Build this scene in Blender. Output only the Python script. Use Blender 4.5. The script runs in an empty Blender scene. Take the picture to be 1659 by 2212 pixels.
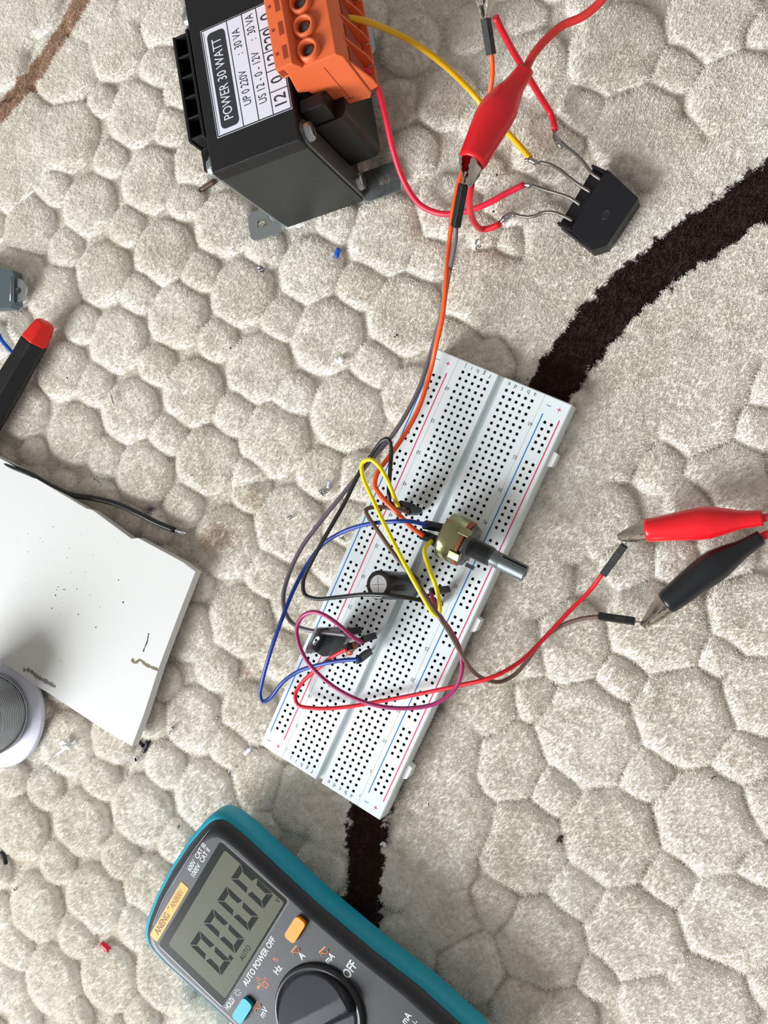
import bpy, bmesh, math, random
import numpy as np
from mathutils import Vector, Matrix

# ------------------------------------------------------------------ camera, light
MM = 0.001
FPX = 1960.0
CAM_C = np.array([112.08203081, 13.88428541, 323.89971395])
CAM_R = np.array([[0.93284271, 0.0, 0.36028389],
                  [0.01451674, 0.99918793, -0.03758656],
                  [-0.35999131, 0.04029249, 0.93208517]])
SC = bpy.context.scene
COL = SC.collection

def make_camera():
    cd = bpy.data.cameras.new('camera')
    cd.sensor_fit = 'VERTICAL'
    cd.sensor_height = 24.0
    cd.lens = FPX / 2212.0 * 24.0
    cd.clip_start = 0.01
    cd.clip_end = 50
    co = bpy.data.objects.new('camera', cd)
    COL.objects.link(co)
    m = Matrix([list(CAM_R[i]) + [CAM_C[i] * MM] for i in range(3)] + [[0, 0, 0, 1]])
    co.matrix_world = m
    SC.camera = co

def make_light():
    w = bpy.data.worlds.new('room_light')
    SC.world = w
    w.use_nodes = True
    bg = w.node_tree.nodes['Background']
    bg.inputs[0].default_value = (1.0, 0.96, 0.90, 1)
    bg.inputs[1].default_value = 0.37
    def area(name, loc, target, sx, sy, power, color):
        ld = bpy.data.lights.new(name, 'AREA')
        ld.shape = 'RECTANGLE'
        ld.size, ld.size_y = sx, sy
        ld.energy = power
        ld.color = color
        o = bpy.data.objects.new(name, ld)
        COL.objects.link(o)
        o.location = loc
        d = Vector(target) - Vector(loc)
        o.rotation_euler = d.to_track_quat('-Z', 'Y').to_euler()
    area('window_daylight', (-1.02, -0.98, 0.80), (0.02, 0, 0), 0.8, 0.8, 52, (0.93, 0.97, 1.0))

make_camera()
make_light()
SC.view_settings.view_transform = 'Standard'
SC.view_settings.look = 'None'
SC.view_settings.gamma = 1
SC.view_settings.exposure = 0.08
SC.view_settings.use_curve_mapping = False

# ------------------------------------------------------------------ helpers
def W(x, y, z=0.0):
    """world point (mm) seen at photo pixel x,y at height z (mm)"""
    v = CAM_R @ np.array([(x - 829.5) / FPX, -(y - 1106) / FPX, -1.0])
    return Vector(CAM_C + v * ((z - CAM_C[2]) / v[2]))

def pxmm(p):
    q = CAM_R.T @ (np.array(p) - CAM_C)
    return FPX / -q[2]

def link(o, parent=None):
    COL.objects.link(o)
    if parent is not None:
        o.parent = parent
    return o

def tag(o, label, cat=None, group=None, kind=None):
    if label: o['label'] = label
    if cat: o['category'] = cat
    if group: o['group'] = group
    if kind: o['kind'] = kind
    return o

def thing(name, loc_mm, label, cat, group=None):
    e = bpy.data.objects.new(name, None)
    e.empty_display_size = 0.005
    e.location = Vector(loc_mm) * MM
    COL.objects.link(e)
    tag(e, label, cat, group)
    e['origin_mm'] = list(loc_mm)
    return e

def origin_of(p):
    if p is None: return Vector((0, 0, 0))
    if 'origin_mm' in p: return Vector(p['origin_mm'])
    return origin_of(p.parent)

class MB:
    """collects geometry in world mm"""
    def __init__(s, M=None):
        s.v = []; s.f = []; s.mi = []; s.sm = []
        s.M = M or Matrix.Identity(4)
    def add(s, vs, fs, mi=0, sm=False, M=None):
        M = s.M @ M if M is not None else s.M
        b = len(s.v)
        s.v += [tuple(M @ Vector(p)) for p in vs]
        for f in fs:
            s.f.append([b + i for i in f]); s.mi.append(mi); s.sm.append(sm)
    def box(s, c, size, mi=0, M=None):
        x, y, z = c; a, b, h = size[0] / 2, size[1] / 2, size[2] / 2
        vs = [(x + i * a, y + j * b, z + k * h) for k in (-1, 1) for j in (-1, 1) for i in (-1, 1)]
        s.add(vs, [(0, 2, 3, 1), (4, 5, 7, 6), (0, 1, 5, 4), (2, 6, 7, 3), (0, 4, 6, 2), (1, 3, 7, 5)], mi, False, M)
    def prism(s, poly, z0, z1, mi=0, M=None, sm=False, top=None):
        """poly ccw list of (x,y); top: optional other polygon for the upper ring"""
        n = len(poly); top = top or poly
        vs = [(p[0], p[1], z0) for p in poly] + [(p[0], p[1], z1) for p in top]
        s.add(vs, [list(range(n))[::-1], list(range(n, 2 * n))], mi, False, M)
        s.add(vs, [(i, (i + 1) % n, n + (i + 1) % n, n + i) for i in range(n)], mi, sm, M)
    def lathe(s, prof, seg=32, mi=0, M=None, sm=True, sx=1.0, sy=1.0, cap=True):
        """prof list of (r,z) around local z; sx, sy scales (may be lists)"""
        n = len(prof); vs = []
        for k, (r, z) in enumerate(prof):
            ax = sx[k] if isinstance(sx, (list, tuple)) else sx
            ay = sy[k] if isinstance(sy, (list, tuple)) else sy
            for i in range(seg):
                a = 2 * math.pi * i / seg
                vs.append((r * ax * math.cos(a), r * ay * math.sin(a), z))
        fs = []
        for k in range(n - 1):
            for i in range(seg):
                j = (i + 1) % seg
                fs.append((k * seg + i, k * seg + j, (k + 1) * seg + j, (k + 1) * seg + i))
        s.add(vs, fs, mi, sm, M)
        if cap:
            b = len(s.v) - len(vs)
            if prof[0][0] > 1e-6:
                s.f.append([b + i for i in range(seg)][::-1]); s.mi.append(mi); s.sm.append(False)
            if prof[-1][0] > 1e-6:
                s.f.append([b + (n - 1) * seg + i for i in range(seg)]); s.mi.append(mi); s.sm.append(False)
    def cyl(s, p, q, r, seg=16, mi=0, r2=None, sm=True):
        p, q = Vector(p), Vector(q); d = q - p
        M = Matrix.Translation(p) @ d.to_track_quat('Z', 'Y').to_matrix().to_4x4()
        s.lathe([(r, 0), (r if r2 is None else r2, d.length)], seg, mi, M, sm)
    def tube(s, pts, r, seg=10, mi=0, cap=True, rad=None, jitter=0):
        pts = [Vector(p) for p in pts]
        n = len(pts); vs = []
        t0 = (pts[1] - pts[0]).normalized()
        up = t0.orthogonal().normalized()
        for k in range(n):
            t = (pts[min(k + 1, n - 1)] - pts[max(k - 1, 0)]).normalized()
            up = (up - t * up.dot(t)).normalized()
            bn = t.cross(up)
            rr = rad[k] if rad else r
            for i in range(seg):
                a = 2 * math.pi * i / seg
                q = rr * (1 + (random.uniform(-jitter, jitter) if jitter else 0))
                vs.append(pts[k] + up * (q * math.cos(a)) + bn * (q * math.sin(a)))
        fs = [(k * seg + i, k * seg + (i + 1) % seg, (k + 1) * seg + (i + 1) % seg, (k + 1) * seg + i)
              for k in range(n - 1) for i in range(seg)]
        s.add(vs, fs, mi, True)
        if cap:
            b = len(s.v) - len(vs)
            s.f.append([b + i for i in range(seg)][::-1]); s.mi.append(mi); s.sm.append(False)
            s.f.append([b + (n - 1) * seg + i for i in range(seg)]); s.mi.append(mi); s.sm.append(False)
    def text(s, txt, M, size, mi=0, xs=1.0, bold=0.0, align='CENTER', thick=0.03, spacing=1.0, shear=0.0):
        cu = bpy.data.curves.new('t', 'FONT')
        cu.body = txt; cu.size = size; cu.extrude = thick / 2; cu.offset = bold
        cu.align_x = align; cu.align_y = 'CENTER'; cu.space_character = spacing; cu.shear = shear
        cu.resolution_u = 3
        o = bpy.data.objects.new('t', cu)
        me = bpy.data.meshes.new_from_object(o)
        vs = [(v.co.x * xs, v.co.y, v.co.z + thick / 2) for v in me.vertices]
        fs = [list(p.vertices) for p in me.polygons]
        s.add(vs, fs, mi, False, M)
        bpy.data.objects.remove(o); bpy.data.curves.remove(cu); bpy.data.meshes.remove(me)
    def build(s, name, mats, parent=None, bevel=0, seg=2, sub=0, top_loc=None):
        org = origin_of(parent) if parent is not None else (Vector(top_loc) if top_loc is not None else Vector((0, 0, 0)))
        me = bpy.data.meshes.new(name)
        me.from_pydata([((p[0] - org[0]) * MM, (p[1] - org[1]) * MM, (p[2] - org[2]) * MM) for p in s.v], [], s.f)
        if not isinstance(mats, (list, tuple)): mats = [mats]
        for m in mats: me.materials.append(m)
        me.polygons.foreach_set('material_index', s.mi)
        me.polygons.foreach_set('use_smooth', s.sm)
        me.update()
        o = bpy.data.objects.new(name, me)
        if parent is None: o.location = org * MM
        link(o, parent)
        if bevel:
            b = o.modifiers.new('bevel', 'BEVEL'); b.width = bevel * MM; b.segments = seg
            b.limit_method = 'ANGLE'; b.angle_limit = math.radians(40)
        if sub:
            b = o.modifiers.new('sub', 'SUBSURF'); b.levels = sub; b.render_levels = sub
        return o

def spline(pts, step=1.0):
    """centripetal-ish catmull-rom through points, resampled"""
    P = [Vector(p) for p in pts]
    P = [P[0] * 2 - P[1]] + P + [P[-1] * 2 - P[-2]]
    out = []
    for i in range(1, len(P) - 2):
        p0, p1, p2, p3 = P[i - 1:i + 3]
        d = (p2 - p1).length
        n = max(2, int(d / step))
        def tj(a, b): return max((b - a).length, 1e-4) ** 0.5
        t0 = 0; t1 = t0 + tj(p0, p1); t2 = t1 + tj(p1, p2); t3 = t2 + tj(p2, p3)
        for k in range(n):
            t = t1 + (t2 - t1) * k / n
            A1 = p0 * ((t1 - t) / (t1 - t0)) + p1 * ((t - t0) / (t1 - t0))
            A2 = p1 * ((t2 - t) / (t2 - t1)) + p2 * ((t - t1) / (t2 - t1))
            A3 = p2 * ((t3 - t) / (t3 - t2)) + p3 * ((t - t2) / (t3 - t2))
            B1 = A1 * ((t2 - t) / (t2 - t0)) + A2 * ((t - t0) / (t2 - t0))
            B2 = A2 * ((t3 - t) / (t3 - t1)) + A3 * ((t - t1) / (t3 - t1))
            out.append(B1 * ((t2 - t) / (t2 - t1)) + B2 * ((t - t1) / (t2 - t1)))
    out.append(P[-2])
    return out

def frame(o, x, z=(0, 0, 1)):
    """matrix at o with x axis along x, z axis close to z"""
    x = Vector(x).normalized(); z = Vector(z)
    y = z.cross(x).normalized(); z = x.cross(y).normalized()
    o = Vector(o)
    return Matrix(((x.x, y.x, z.x, o.x), (x.y, y.y, z.y, o.y), (x.z, y.z, z.z, o.z), (0, 0, 0, 1)))

def mat(name, col, rough=0.5, metal=0.0, spec=0.5, bump=0.0, bscale=800.0, coat=0.0, sss=0.0,
        trans=0.0, var=0.0, vscale=300.0, alpha=1.0, ior=1.45, rvar=0.0):
    m = bpy.data.materials.new(name)
    m.use_nodes = True
    nt = m.node_tree; b = nt.nodes['Principled BSDF']
    b.inputs['Base Color'].default_value = (*col, 1)
    b.inputs['Roughness'].default_value = rough
    b.inputs['Metallic'].default_value = metal
    b.inputs['Specular IOR Level'].default_value = spec
    b.inputs['Coat Weight'].default_value = coat
    b.inputs['Coat Roughness'].default_value = 0.1
    b.inputs['Transmission Weight'].default_value = trans
    b.inputs['IOR'].default_value = ior
    b.inputs['Alpha'].default_value = alpha
    if sss:
        b.inputs['Subsurface Weight'].default_value = sss
        b.inputs['Subsurface Scale'].default_value = 0.001
    tc = nt.nodes.new('ShaderNodeTexCoord')
    if bump or rvar:
        n = nt.nodes.new('ShaderNodeTexNoise'); n.inputs['Scale'].default_value = bscale
        n.inputs['Detail'].default_value = 4
        nt.links.new(tc.outputs['Object'], n.inputs['Vector'])
        if bump:
            bp = nt.nodes.new('ShaderNodeBump'); bp.inputs['Strength'].default_value = bump
            bp.inputs['Distance'].default_value = 0.0003
            nt.links.new(n.outputs['Fac'], bp.inputs['Height'])
            nt.links.new(bp.outputs['Normal'], b.inputs['Normal'])
        if rvar:
            mr = nt.nodes.new('ShaderNodeMapRange')
            mr.inputs['To Min'].default_value = max(0, rough - rvar); mr.inputs['To Max'].default_value = min(1, rough + rvar)
            nt.links.new(n.outputs['Fac'], mr.inputs['Value'])
            nt.links.new(mr.outputs['Result'], b.inputs['Roughness'])
    if var:
        n2 = nt.nodes.new('ShaderNodeTexNoise'); n2.inputs['Scale'].default_value = vscale
        n2.inputs['Detail'].default_value = 3
        nt.links.new(tc.outputs['Object'], n2.inputs['Vector'])
        mx = nt.nodes.new('ShaderNodeMix'); mx.data_type = 'RGBA'
        mx.inputs['A'].default_value = (*[c * (1 - var) for c in col], 1)
        mx.inputs['B'].default_value = (*[min(1, c * (1 + var)) for c in col], 1)
        nt.links.new(n2.outputs['Fac'], mx.inputs['Factor'])
        nt.links.new(mx.outputs['Result'], b.inputs['Base Color'])
    return m

def lin(r, g, b):
    f = lambda c: (c / 255 / 12.92) if c <= 10 else ((c / 255 + 0.055) / 1.055) ** 2.4
    return (f(r), f(g), f(b))

random.seed(7)
rng = np.random.default_rng(11)

# ------------------------------------------------------------------ carpet
def value_noise(X, Y, scale, seed):
    """smooth value noise 0..1 at wavelength scale (mm)"""
    r = np.random.default_rng(seed); g = r.random((256, 256))
    x = X / scale + 57.3; y = Y / scale + 31.7
    i = np.floor(x).astype(int); j = np.floor(y).astype(int)
    fx = x - i; fy = y - j
    fx = fx * fx * (3 - 2 * fx); fy = fy * fy * (3 - 2 * fy)
    i %= 256; j %= 256; i1 = (i + 1) % 256; j1 = (j + 1) % 256
    return (g[i, j] * (1 - fx) * (1 - fy) + g[i1, j] * fx * (1 - fy) + g[i, j1] * (1 - fx) * fy + g[i1, j1] * fx * fy)

# carved pebbles: photo pixel x, y, radius; the same id means no groove between
PEB = """287,246,66 319,388,66 187,442,62 233,344,38 108,405,38 267,489,40 337,142,42 364,270,40 395,432,40 135,537,40
348,34,62 395,190,50 415,354,52 479,483,66 348,544,66 57,489,62 216,591,64 377,682,66 517,632,68 248,736,65 410,848,68
552,794,70 275,888,65 154,939,62 586,952,75 441,996,68 306,1023,65 667,582,68 701,727,76 110,640,64 128,800,58 30,590,60
296,635,42 427,588,42 566,534,42 333,787,42 464,736,42 603,689,44 198,831,42 221,989,40 356,942,42 498,895,43 630,854,45
168,700,40 532,1033,42 391,1095,42 688,1024,52 829,505,82 870,680,80 745,889,78 772,616,48 725,478,44 921,559,46 802,791,50
880,856,60 957,450,68 1329,111,95 1538,37,90 1457,145,50 1252,236,50 1181,320,68 1640,60,40 1110,440,62 1106,520,45
1417,1005,56 1565,1040,85 1639,921,50 1665,830,60 1222,1387,85 1421,1360,105 1615,1332,85 1266,1594,108 1472,1546,105
1635,1506,80 1091,1645,85 1120,1830,92 1317,1811,100 1524,1787,108 1366,2027,98 1168,2047,92 1582,1999,105 1345,1467,52
1552,1419,50 1194,1709,52 1389,1677,55 1600,1641,55 1139,1506,52 1240,1931,52 1443,1902,55 1635,1878,48 1062,1960,50
1284,2114,45 1650,2133,40 1655,1748,55 1506,1085,60 1461,1226,52 1355,1220,55 1565,1200,55 1004,2085,78
412,1558,66 138,1608,62 40,1794,62 169,1780,65 300,1753,67 439,1723,70 71,1963,65 199,1946,67 321,1922,62 533,1547,62
555,1690,62 213,1686,42 91,1706,42 20,1682,38 253,1855,43 118,1865,42 351,1655,45 493,1615,45 375,1821,42 287,2006,43
158,2025,43 236,1598,50 106,2122,66 229,2117,66 350,2117,66 14,2141,45 29,2057,42 300,2200,38 48,2210,38 157,2205,38
617,1132,75 482,1173,72 513,1345,70 641,1298,60 536,1061,42 570,1244,45 749,1139,55 462,1446,45 600,1419,45 401,1365,58
715,1213,48 772,1034,50 330,1240,60 1050,500,40 1150,130,62 960,210,60 880,90,60 1040,250,50 880,330,55 1010,60,45"""
PLAIN = {'A': "243,95,75 142,152,75 200,30,70 300,0,60 100,190,40", 'B': "135,293,80 50,337,80 60,250,60 20,400,60 0,300,80",
 'C': "0,60,90 60,0,80 0,130,60", 'S': "1370,276,95 1440,330,80 1521,380,80 1600,330,80 1480,440,80 1420,480,70 1589,209,98 1380,520,80 1300,560,80 1350,600,70 1200,560,80 1167,505,65 1240,640,90 1150,700,90 1056,636,105 1180,780,70 1280,480,60",
 'N': "988,738,65 1060,770,60", 'T': "1480,700,120 1560,600,100 1640,520,80 1560,800,90 1500,900,90 1380,830,110 1330,950,90 1640,700,80 1250,900,60 1240,1000,90 1290,1120,80 1180,1120,110 1120,1250,110 1100,1400,95 1040,1500,90 950,1700,90 1010,1780,70 930,1850,95 950,1990,90 860,1900,70 880,2060,80 980,1620,80 1050,1560,60",
 'U': "700,1650,70 640,1730,70 720,1780,70 690,1880,60 560,1790,40 800,1600,60", 'V': "1534,2160,90 1414,2175,75 1480,2120,50 1130,2190,70 1220,2200,60"}
H_PILE = 3.6

def load_pebbles():
    L = []; k = 0
    for tok in PEB.split():
        x, y, r = map(float, tok.split(','))
        p = W(x, y, -1.0); L.append((p.x, p.y, 1.05 * r / pxmm(p), k)); k += 1
    for key, val in PLAIN.items():
        for tok in val.split():
            x, y, r = map(float, tok.split(','))
            p = W(x, y, -1.0); L.append((p.x, p.y, r / pxmm(p), k))
        k += 1
    # the same pattern carries on wherever nothing was traced
    A = np.array(L)
    r = np.random.default_rng(5)
    for _ in range(9000):
        x = r.uniform(-270, 190); y = r.uniform(-260, 330)
        d = (np.hypot(A[:, 0] - x, A[:, 1] - y) - A[:, 2]).min()
        if d > 6.2:
            A = np.vstack([A, [x, y, min(d * 0.98, r.choice([11.0, 12.0, 7.5])), k]]); k += 1
    return A

PEBBLES = load_pebbles()
GX0, GX1, GY0, GY1, GS = -268.0, 184.0, -256.0, 326.0, 0.75
gx = np.arange(GX0, GX1 + .1, GS); gy = np.arange(GY0, GY1 + .1, GS)

def carpet_field():
    nx, ny = len(gx), len(gy)
    d1 = np.full((nx, ny), 99.0); d2 = np.full((nx, ny), 99.0); i1 = np.full((nx, ny), -1)
    X, Y = np.meshgrid(gx, gy, indexing='ij')
    wob = (value_noise(X, Y, 3.0, 1) - .5) * 0.9 + (value_noise(X, Y, 8.0, 2) - .5) * 1.6
    for (cx, cy, r, k) in PEBBLES:
        R_ = r + 14
        a0 = max(0, int((cx - R_ - GX0) / GS)); a1 = min(nx, int((cx + R_ - GX0) / GS) + 1)
        b0 = max(0, int((cy - R_ - GY0) / GS)); b1 = min(ny, int((cy + R_ - GY0) / GS) + 1)
        if a0 >= a1 or b0 >= b1: continue
        sx = X[a0:a1, b0:b1]; sy = Y[a0:a1, b0:b1]
        d = np.hypot(sx - cx, sy - cy) - r
        D1 = d1[a0:a1, b0:b1]; D2 = d2[a0:a1, b0:b1]; I1 = i1[a0:a1, b0:b1]
        same = I1 == k
        better = d < D1
        nD2 = np.where(better, np.where(same, D2, D1), np.where(same, D2, np.minimum(D2, d)))
        nD1 = np.where(better, d, D1)
        I1[better] = k
        d1[a0:a1, b0:b1] = nD1; d2[a0:a1, b0:b1] = nD2
    e = np.minimum((d2 - d1) / 2, 0.75 - d1) + wob * 0.5
    e = np.clip(e, 0, 5.0) / 5.0
    h = H_PILE * np.sqrt(np.clip(1 - (1 - e) ** 2, 0, 1))
    h += (value_noise(X, Y, 14, 3) - .5) * 1.0 + (value_noise(X, Y, 5, 4) - .5) * 0.5
    dk = seg_dist(X, Y, DARK)
    s = np.clip((-dk + .5) / 2.0, 0, 1)
    h = h * (1 - s) + (H_PILE - 1.3 + (value_noise(X, Y, 4, 6) - .5) * .7) * s
    return X, Y, h - H_PILE, e


def seg_dist(X, Y, pl):
    best = np.full(X.shape, 1e9); wid = np.zeros(X.shape)
    for (a, wa), (b, wb) in zip(pl[:-1], pl[1:]):
        ax, ay, bx, by = a.x, a.y, b.x, b.y
        L2 = (bx - ax) ** 2 + (by - ay) ** 2
        t = np.clip(((X - ax) * (bx - ax) + (Y - ay) * (by - ay)) / L2, 0, 1)
        d = np.hypot(X - ax - t * (bx - ax), Y - ay - t * (by - ay))
        w = wa + (wb - wa) * t
        m = d - w < best - wid
        best = np.where(m, d, best); wid = np.where(m, w, wid)
    return best - wid

def poly_px(s):
    out = []
    for tok in s.split():
        x, y, w = map(float, tok.split(','))
        p = W(x, y, -1); out.append((p, w / pxmm(p)))
    return out
DARK = poly_px("1800,330,58 1700,390,58 1600,447,56 1500,520,54 1390,600,52 1300,690,50 1215,790,50 1150,900,48 1060,1100,46 950,1350,44 850,1580,42 795,1760,42 786,1850,42 780,1960,42 778,2060,42 800,2300,42")
TAN = poly_px("260,-120,28 165,10,30 110,100,29 60,170,29 0,240,29 -80,330,29")

CX, CY, CH, CE = carpet_field()

def carpet_color(X, Y):
    """albedo of the yarn: cream, dark brown stripe, tan stripe, old scorch stains"""
    n = X.shape[0]
    base = np.array(lin(246, 243, 237)); b2 = np.array(lin(232, 225, 214))
    t = value_noise(X, Y, 22, 8) * 0.6 + value_noise(X, Y, 5, 9) * 0.4
    c = base * (1 - t[:, None]) + b2 * t[:, None]
    c *= (0.94 + 0.10 * rng.random(n))[:, None]
    dk = seg_dist(X, Y, DARK) + (value_noise(X, Y, 3, 12) - .5) * 3.0 + (value_noise(X, Y, 1.1, 16) - .5) * 1.6 + rng.normal(0, 0.4, n)
    m = dk < 0
    c[m] = np.array(lin(62, 46, 42)) * (0.7 + 0.7 * rng.random(m.sum()))[:, None]
    tn = seg_dist(X, Y, TAN) + (value_noise(X, Y, 2.5, 13) - .5) * 2 + rng.normal(0, 0.3, n)
    m = (tn < 0)
    c[m] = np.array(lin(186, 158, 136)) * (0.8 + 0.4 * rng.random(m.sum()))[:, None]
    for px, py, r, col, amt in ((480, 1160, 9, (150, 105, 60), .55), (318, 1103, 3.0, (50, 28, 15), 1.0), (445, 1172, 5, (190, 150, 100), .5),
                                (548, 1078, 5, (190, 165, 110), .35), (525, 1455, 3, (180, 130, 90), .5)):
        p = W(px, py, -1)
        d = np.hypot(X - p.x, Y - p.y) / r
        a = np.clip(1.2 - d, 0, 1) * amt * (0.4 + 0.6 * value_noise(X, Y, 2.2, 15))
        c = c * (1 - a[:, None]) + np.array(lin(*col)) * a[:, None]
    return c

def attr_mat(name, rough=1.0, sheen=0.0):
    m = bpy.data.materials.new(name); m.use_nodes = True
    nt = m.node_tree; b = nt.nodes['Principled BSDF']
    a = nt.nodes.new('ShaderNodeAttribute'); a.attribute_name = 'yarn'
    nt.links.new(a.outputs['Color'], b.inputs['Base Color'])
    b.inputs['Roughness'].default_value = rough
    b.inputs['Specular IOR Level'].default_value = 0.15
    b.inputs['Sheen Weight'].default_value = sheen
    return m

def height_at(x, y):
    i = int(np.clip((x - GX0) / GS, 0, len(gx) - 1)); j = int(np.clip((y - GY0) / GS, 0, len(gy) - 1))
    return float(CH[i, j])

def build_carpet():
    root = thing('carpet', (0, 0, -H_PILE - 2), 'cream carved pile carpet with pebble pattern and a dark brown curving stripe, under everything', 'carpet')
    nx, ny = CX.shape
    co = np.stack([CX.ravel(), CY.ravel(), CH.ravel() - 0.9], 1)
    co[:, 2] += H_PILE + 2
    me = bpy.data.meshes.new('carved_backing')
    idx = np.arange(nx * ny).reshape(nx, ny)
    q = np.stack([idx[:-1, :-1], idx[1:, :-1], idx[1:, 1:], idx[:-1, 1:]], -1).reshape(-1, 4)
    me.vertices.add(nx * ny); me.vertices.foreach_set('co', (co * MM).ravel())
    me.loops.add(q.size); me.loops.foreach_set('vertex_index', q.ravel())
    me.polygons.add(len(q)); me.polygons.foreach_set('loop_start', np.arange(0, q.size, 4))
    me.polygons.foreach_set('use_smooth', np.ones(len(q), bool))
    me.update(calc_edges=True)
    at = me.attributes.new('yarn', 'FLOAT_COLOR', 'POINT')
    c = carpet_color(CX.ravel(), CY.ravel())
    at.data.foreach_set('color', np.hstack([c, np.ones((len(c), 1))]).ravel())
    me.materials.append(attr_mat('carpet_yarn_base'))
    link(bpy.data.objects.new('carved_backing', me), root)
    # the pile itself: short cut yarn fibres
    N = 900000
    x = rng.uniform(-226, 150, N * 2); y = rng.uniform(-222, 292, N * 2)
    # keep what the photograph or a step to its side could see
    q3 = (np.stack([x, y, np.zeros_like(x)], 1) - CAM_C) @ CAM_R
    u = q3[:, 0] / -q3[:, 2] * FPX; v = q3[:, 1] / -q3[:, 2] * FPX
    keep = (abs(u) < 930) & (abs(v) < 1220)
    x = x[keep][:N]; y = y[keep][:N]; N = len(x)
    i = np.clip(((x - GX0) / GS), 0, nx - 2); j = np.clip(((y - GY0) / GS), 0, ny - 2)
    i0 = i.astype(int); j0 = j.astype(int); fx = i - i0; fy = j - j0
    h = (CH[i0, j0] * (1 - fx) * (1 - fy) + CH[i0 + 1, j0] * fx * (1 - fy) + CH[i0, j0 + 1] * (1 - fx) * fy + CH[i0 + 1, j0 + 1] * fx * fy)
    gxh = (CH[i0 + 1, j0] - CH[i0, j0]) / GS; gyh = (CH[i0, j0 + 1] - CH[i0, j0]) / GS
    nrm = np.stack([-gxh * .8, -gyh * .8, np.ones(N)], 1)
    nrm += rng.normal(0, 0.2, (N, 3)); nrm /= np.linalg.norm(nrm, axis=1)[:, None]
    L = (1.2 * rng.uniform(0.6, 1.15, N))[:, None]
    p0 = np.stack([x, y, h - 1.0], 1)
    p1 = p0 + nrm * L * .55
    bend = nrm + rng.normal(0, 0.32, (N, 3)); bend[:, 2] = abs(bend[:, 2]); bend /= np.linalg.norm(bend, axis=1)[:, None]
    p2 = p1 + bend * L * .5
    P = np.stack([p0, p1, p2], 1).reshape(-1, 3)
    P[:, 2] += H_PILE + 2
    hc = bpy.data.hair_curves.new('pile')
    hc.add_curves([3] * N)
    hc.position_data.foreach_set('vector', (P * MM).astype(np.float32).ravel())
    ra = hc.attributes.new('radius', 'FLOAT', 'POINT')
    rr = np.tile(np.array([0.105, 0.10, 0.06]), N) * np.repeat(rng.uniform(.8, 1.2, N), 3)
    ra.data.foreach_set('value', (rr * MM).astype(np.float32))
    ca = hc.attributes.new('yarn', 'FLOAT_COLOR', 'CURVE')
    c = carpet_color(x, y)
    ca.data.foreach_set('color', np.hstack([c, np.ones((N, 1))]).astype(np.float32).ravel())
    hc.materials.append(attr_mat('carpet_yarn', 0.9, 0.0))
    o = bpy.data.objects.new('pile', hc)
    link(o, root)
    o['kind'] = 'stuff'

def build_floor():
    m = MB(); m.box((-40, 30, -8.6), (900, 900, 6))
    o = m.build('floor', mat('floor_screed', lin(190, 180, 165), 0.8, bump=.2, var=.1, vscale=20), top_loc=(-40, 30, -11.6))
    o['kind'] = 'structure'
build_floor()
build_carpet()

# ------------------------------------------------------------------ materials
M_white = mat('board_plastic', lin(226, 234, 236), 0.32, sss=0.0, spec=0.5)
M_board2 = mat('board_rail_plastic', lin(236, 238, 238), 0.32)
M_dark = mat('contact_dark', lin(38, 36, 32), 0.6)
M_hole = mat('contact_spring', lin(90, 88, 80), 0.4, metal=.6)
M_ink = mat('ink_black', lin(45, 48, 52), 0.6)
M_inkred = mat('ink_red', lin(222, 50, 88), 0.5)
M_inkblue = mat('ink_blue', lin(28, 120, 196), 0.5)
M_black = mat('black_plastic', lin(17, 18, 20), 0.45, bump=.15, bscale=1500)
M_housing = mat('connector_plastic', lin(20, 21, 20), 0.5, bump=.1, bscale=2000)
M_epoxy = mat('epoxy_black', lin(18, 20, 25), 0.42, bump=.25, bscale=2500)
M_varnish = mat('varnished_lamination', lin(38, 42, 41), 0.4, bump=.3, bscale=900, rvar=.12, spec=.6)
M_tape = mat('black_tape', lin(16, 17, 20), 0.5, bump=.5, bscale=2500)
M_steel = mat('zinc_steel', lin(168, 176, 178), 0.32, metal=0.9, bump=.15, bscale=500, rvar=.15)
M_steeldark = mat('dull_steel', lin(96, 98, 98), 0.4, metal=0.8, bump=.3, bscale=600, rvar=.15)
M_nickel = mat('nickel', lin(196, 190, 180), 0.17, metal=1.0, rvar=.08, bscale=600)
M_solder = mat('solder', lin(170, 172, 174), 0.25, metal=1.0, bump=.6, bscale=900)
M_lead = mat('tinned_lead', lin(122, 116, 110), 0.42, metal=.75, bump=.2)
M_orangeplastic = mat('orange_polyamide', lin(222, 104, 58), 0.42, bump=.12, bscale=2500, sss=.05)
M_orangedark = mat('orange_recess', lin(150, 55, 28), 0.6)
M_paper = mat('label_paper', lin(214, 217, 228), 0.5)
M_redrubber = mat('red_pvc', lin(222, 22, 34), 0.28, spec=.6)
M_blackrubber = mat('black_pvc', lin(20, 22, 26), 0.33, spec=.6)
def wm(n, c, r=.38): return mat('wire_' + n, lin(*c), r, spec=.5)
W_red = wm('red', (214, 30, 46)); W_pinkred = wm('rose', (222, 34, 62)); W_orange = wm('orange', (240, 92, 44))
W_gray = wm('gray', (98, 90, 96)); W_black = wm('black', (30, 31, 30)); W_yellow = wm('yellow', (246, 222, 40))
W_amber = wm('amber', (226, 176, 22)); W_brown = wm('brown', (98, 76, 66)); W_blue = wm('blue', (22, 56, 140))
W_purple = wm('purple', (158, 48, 100)); W_clipred = wm('clip_red', (214, 52, 50))

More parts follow.
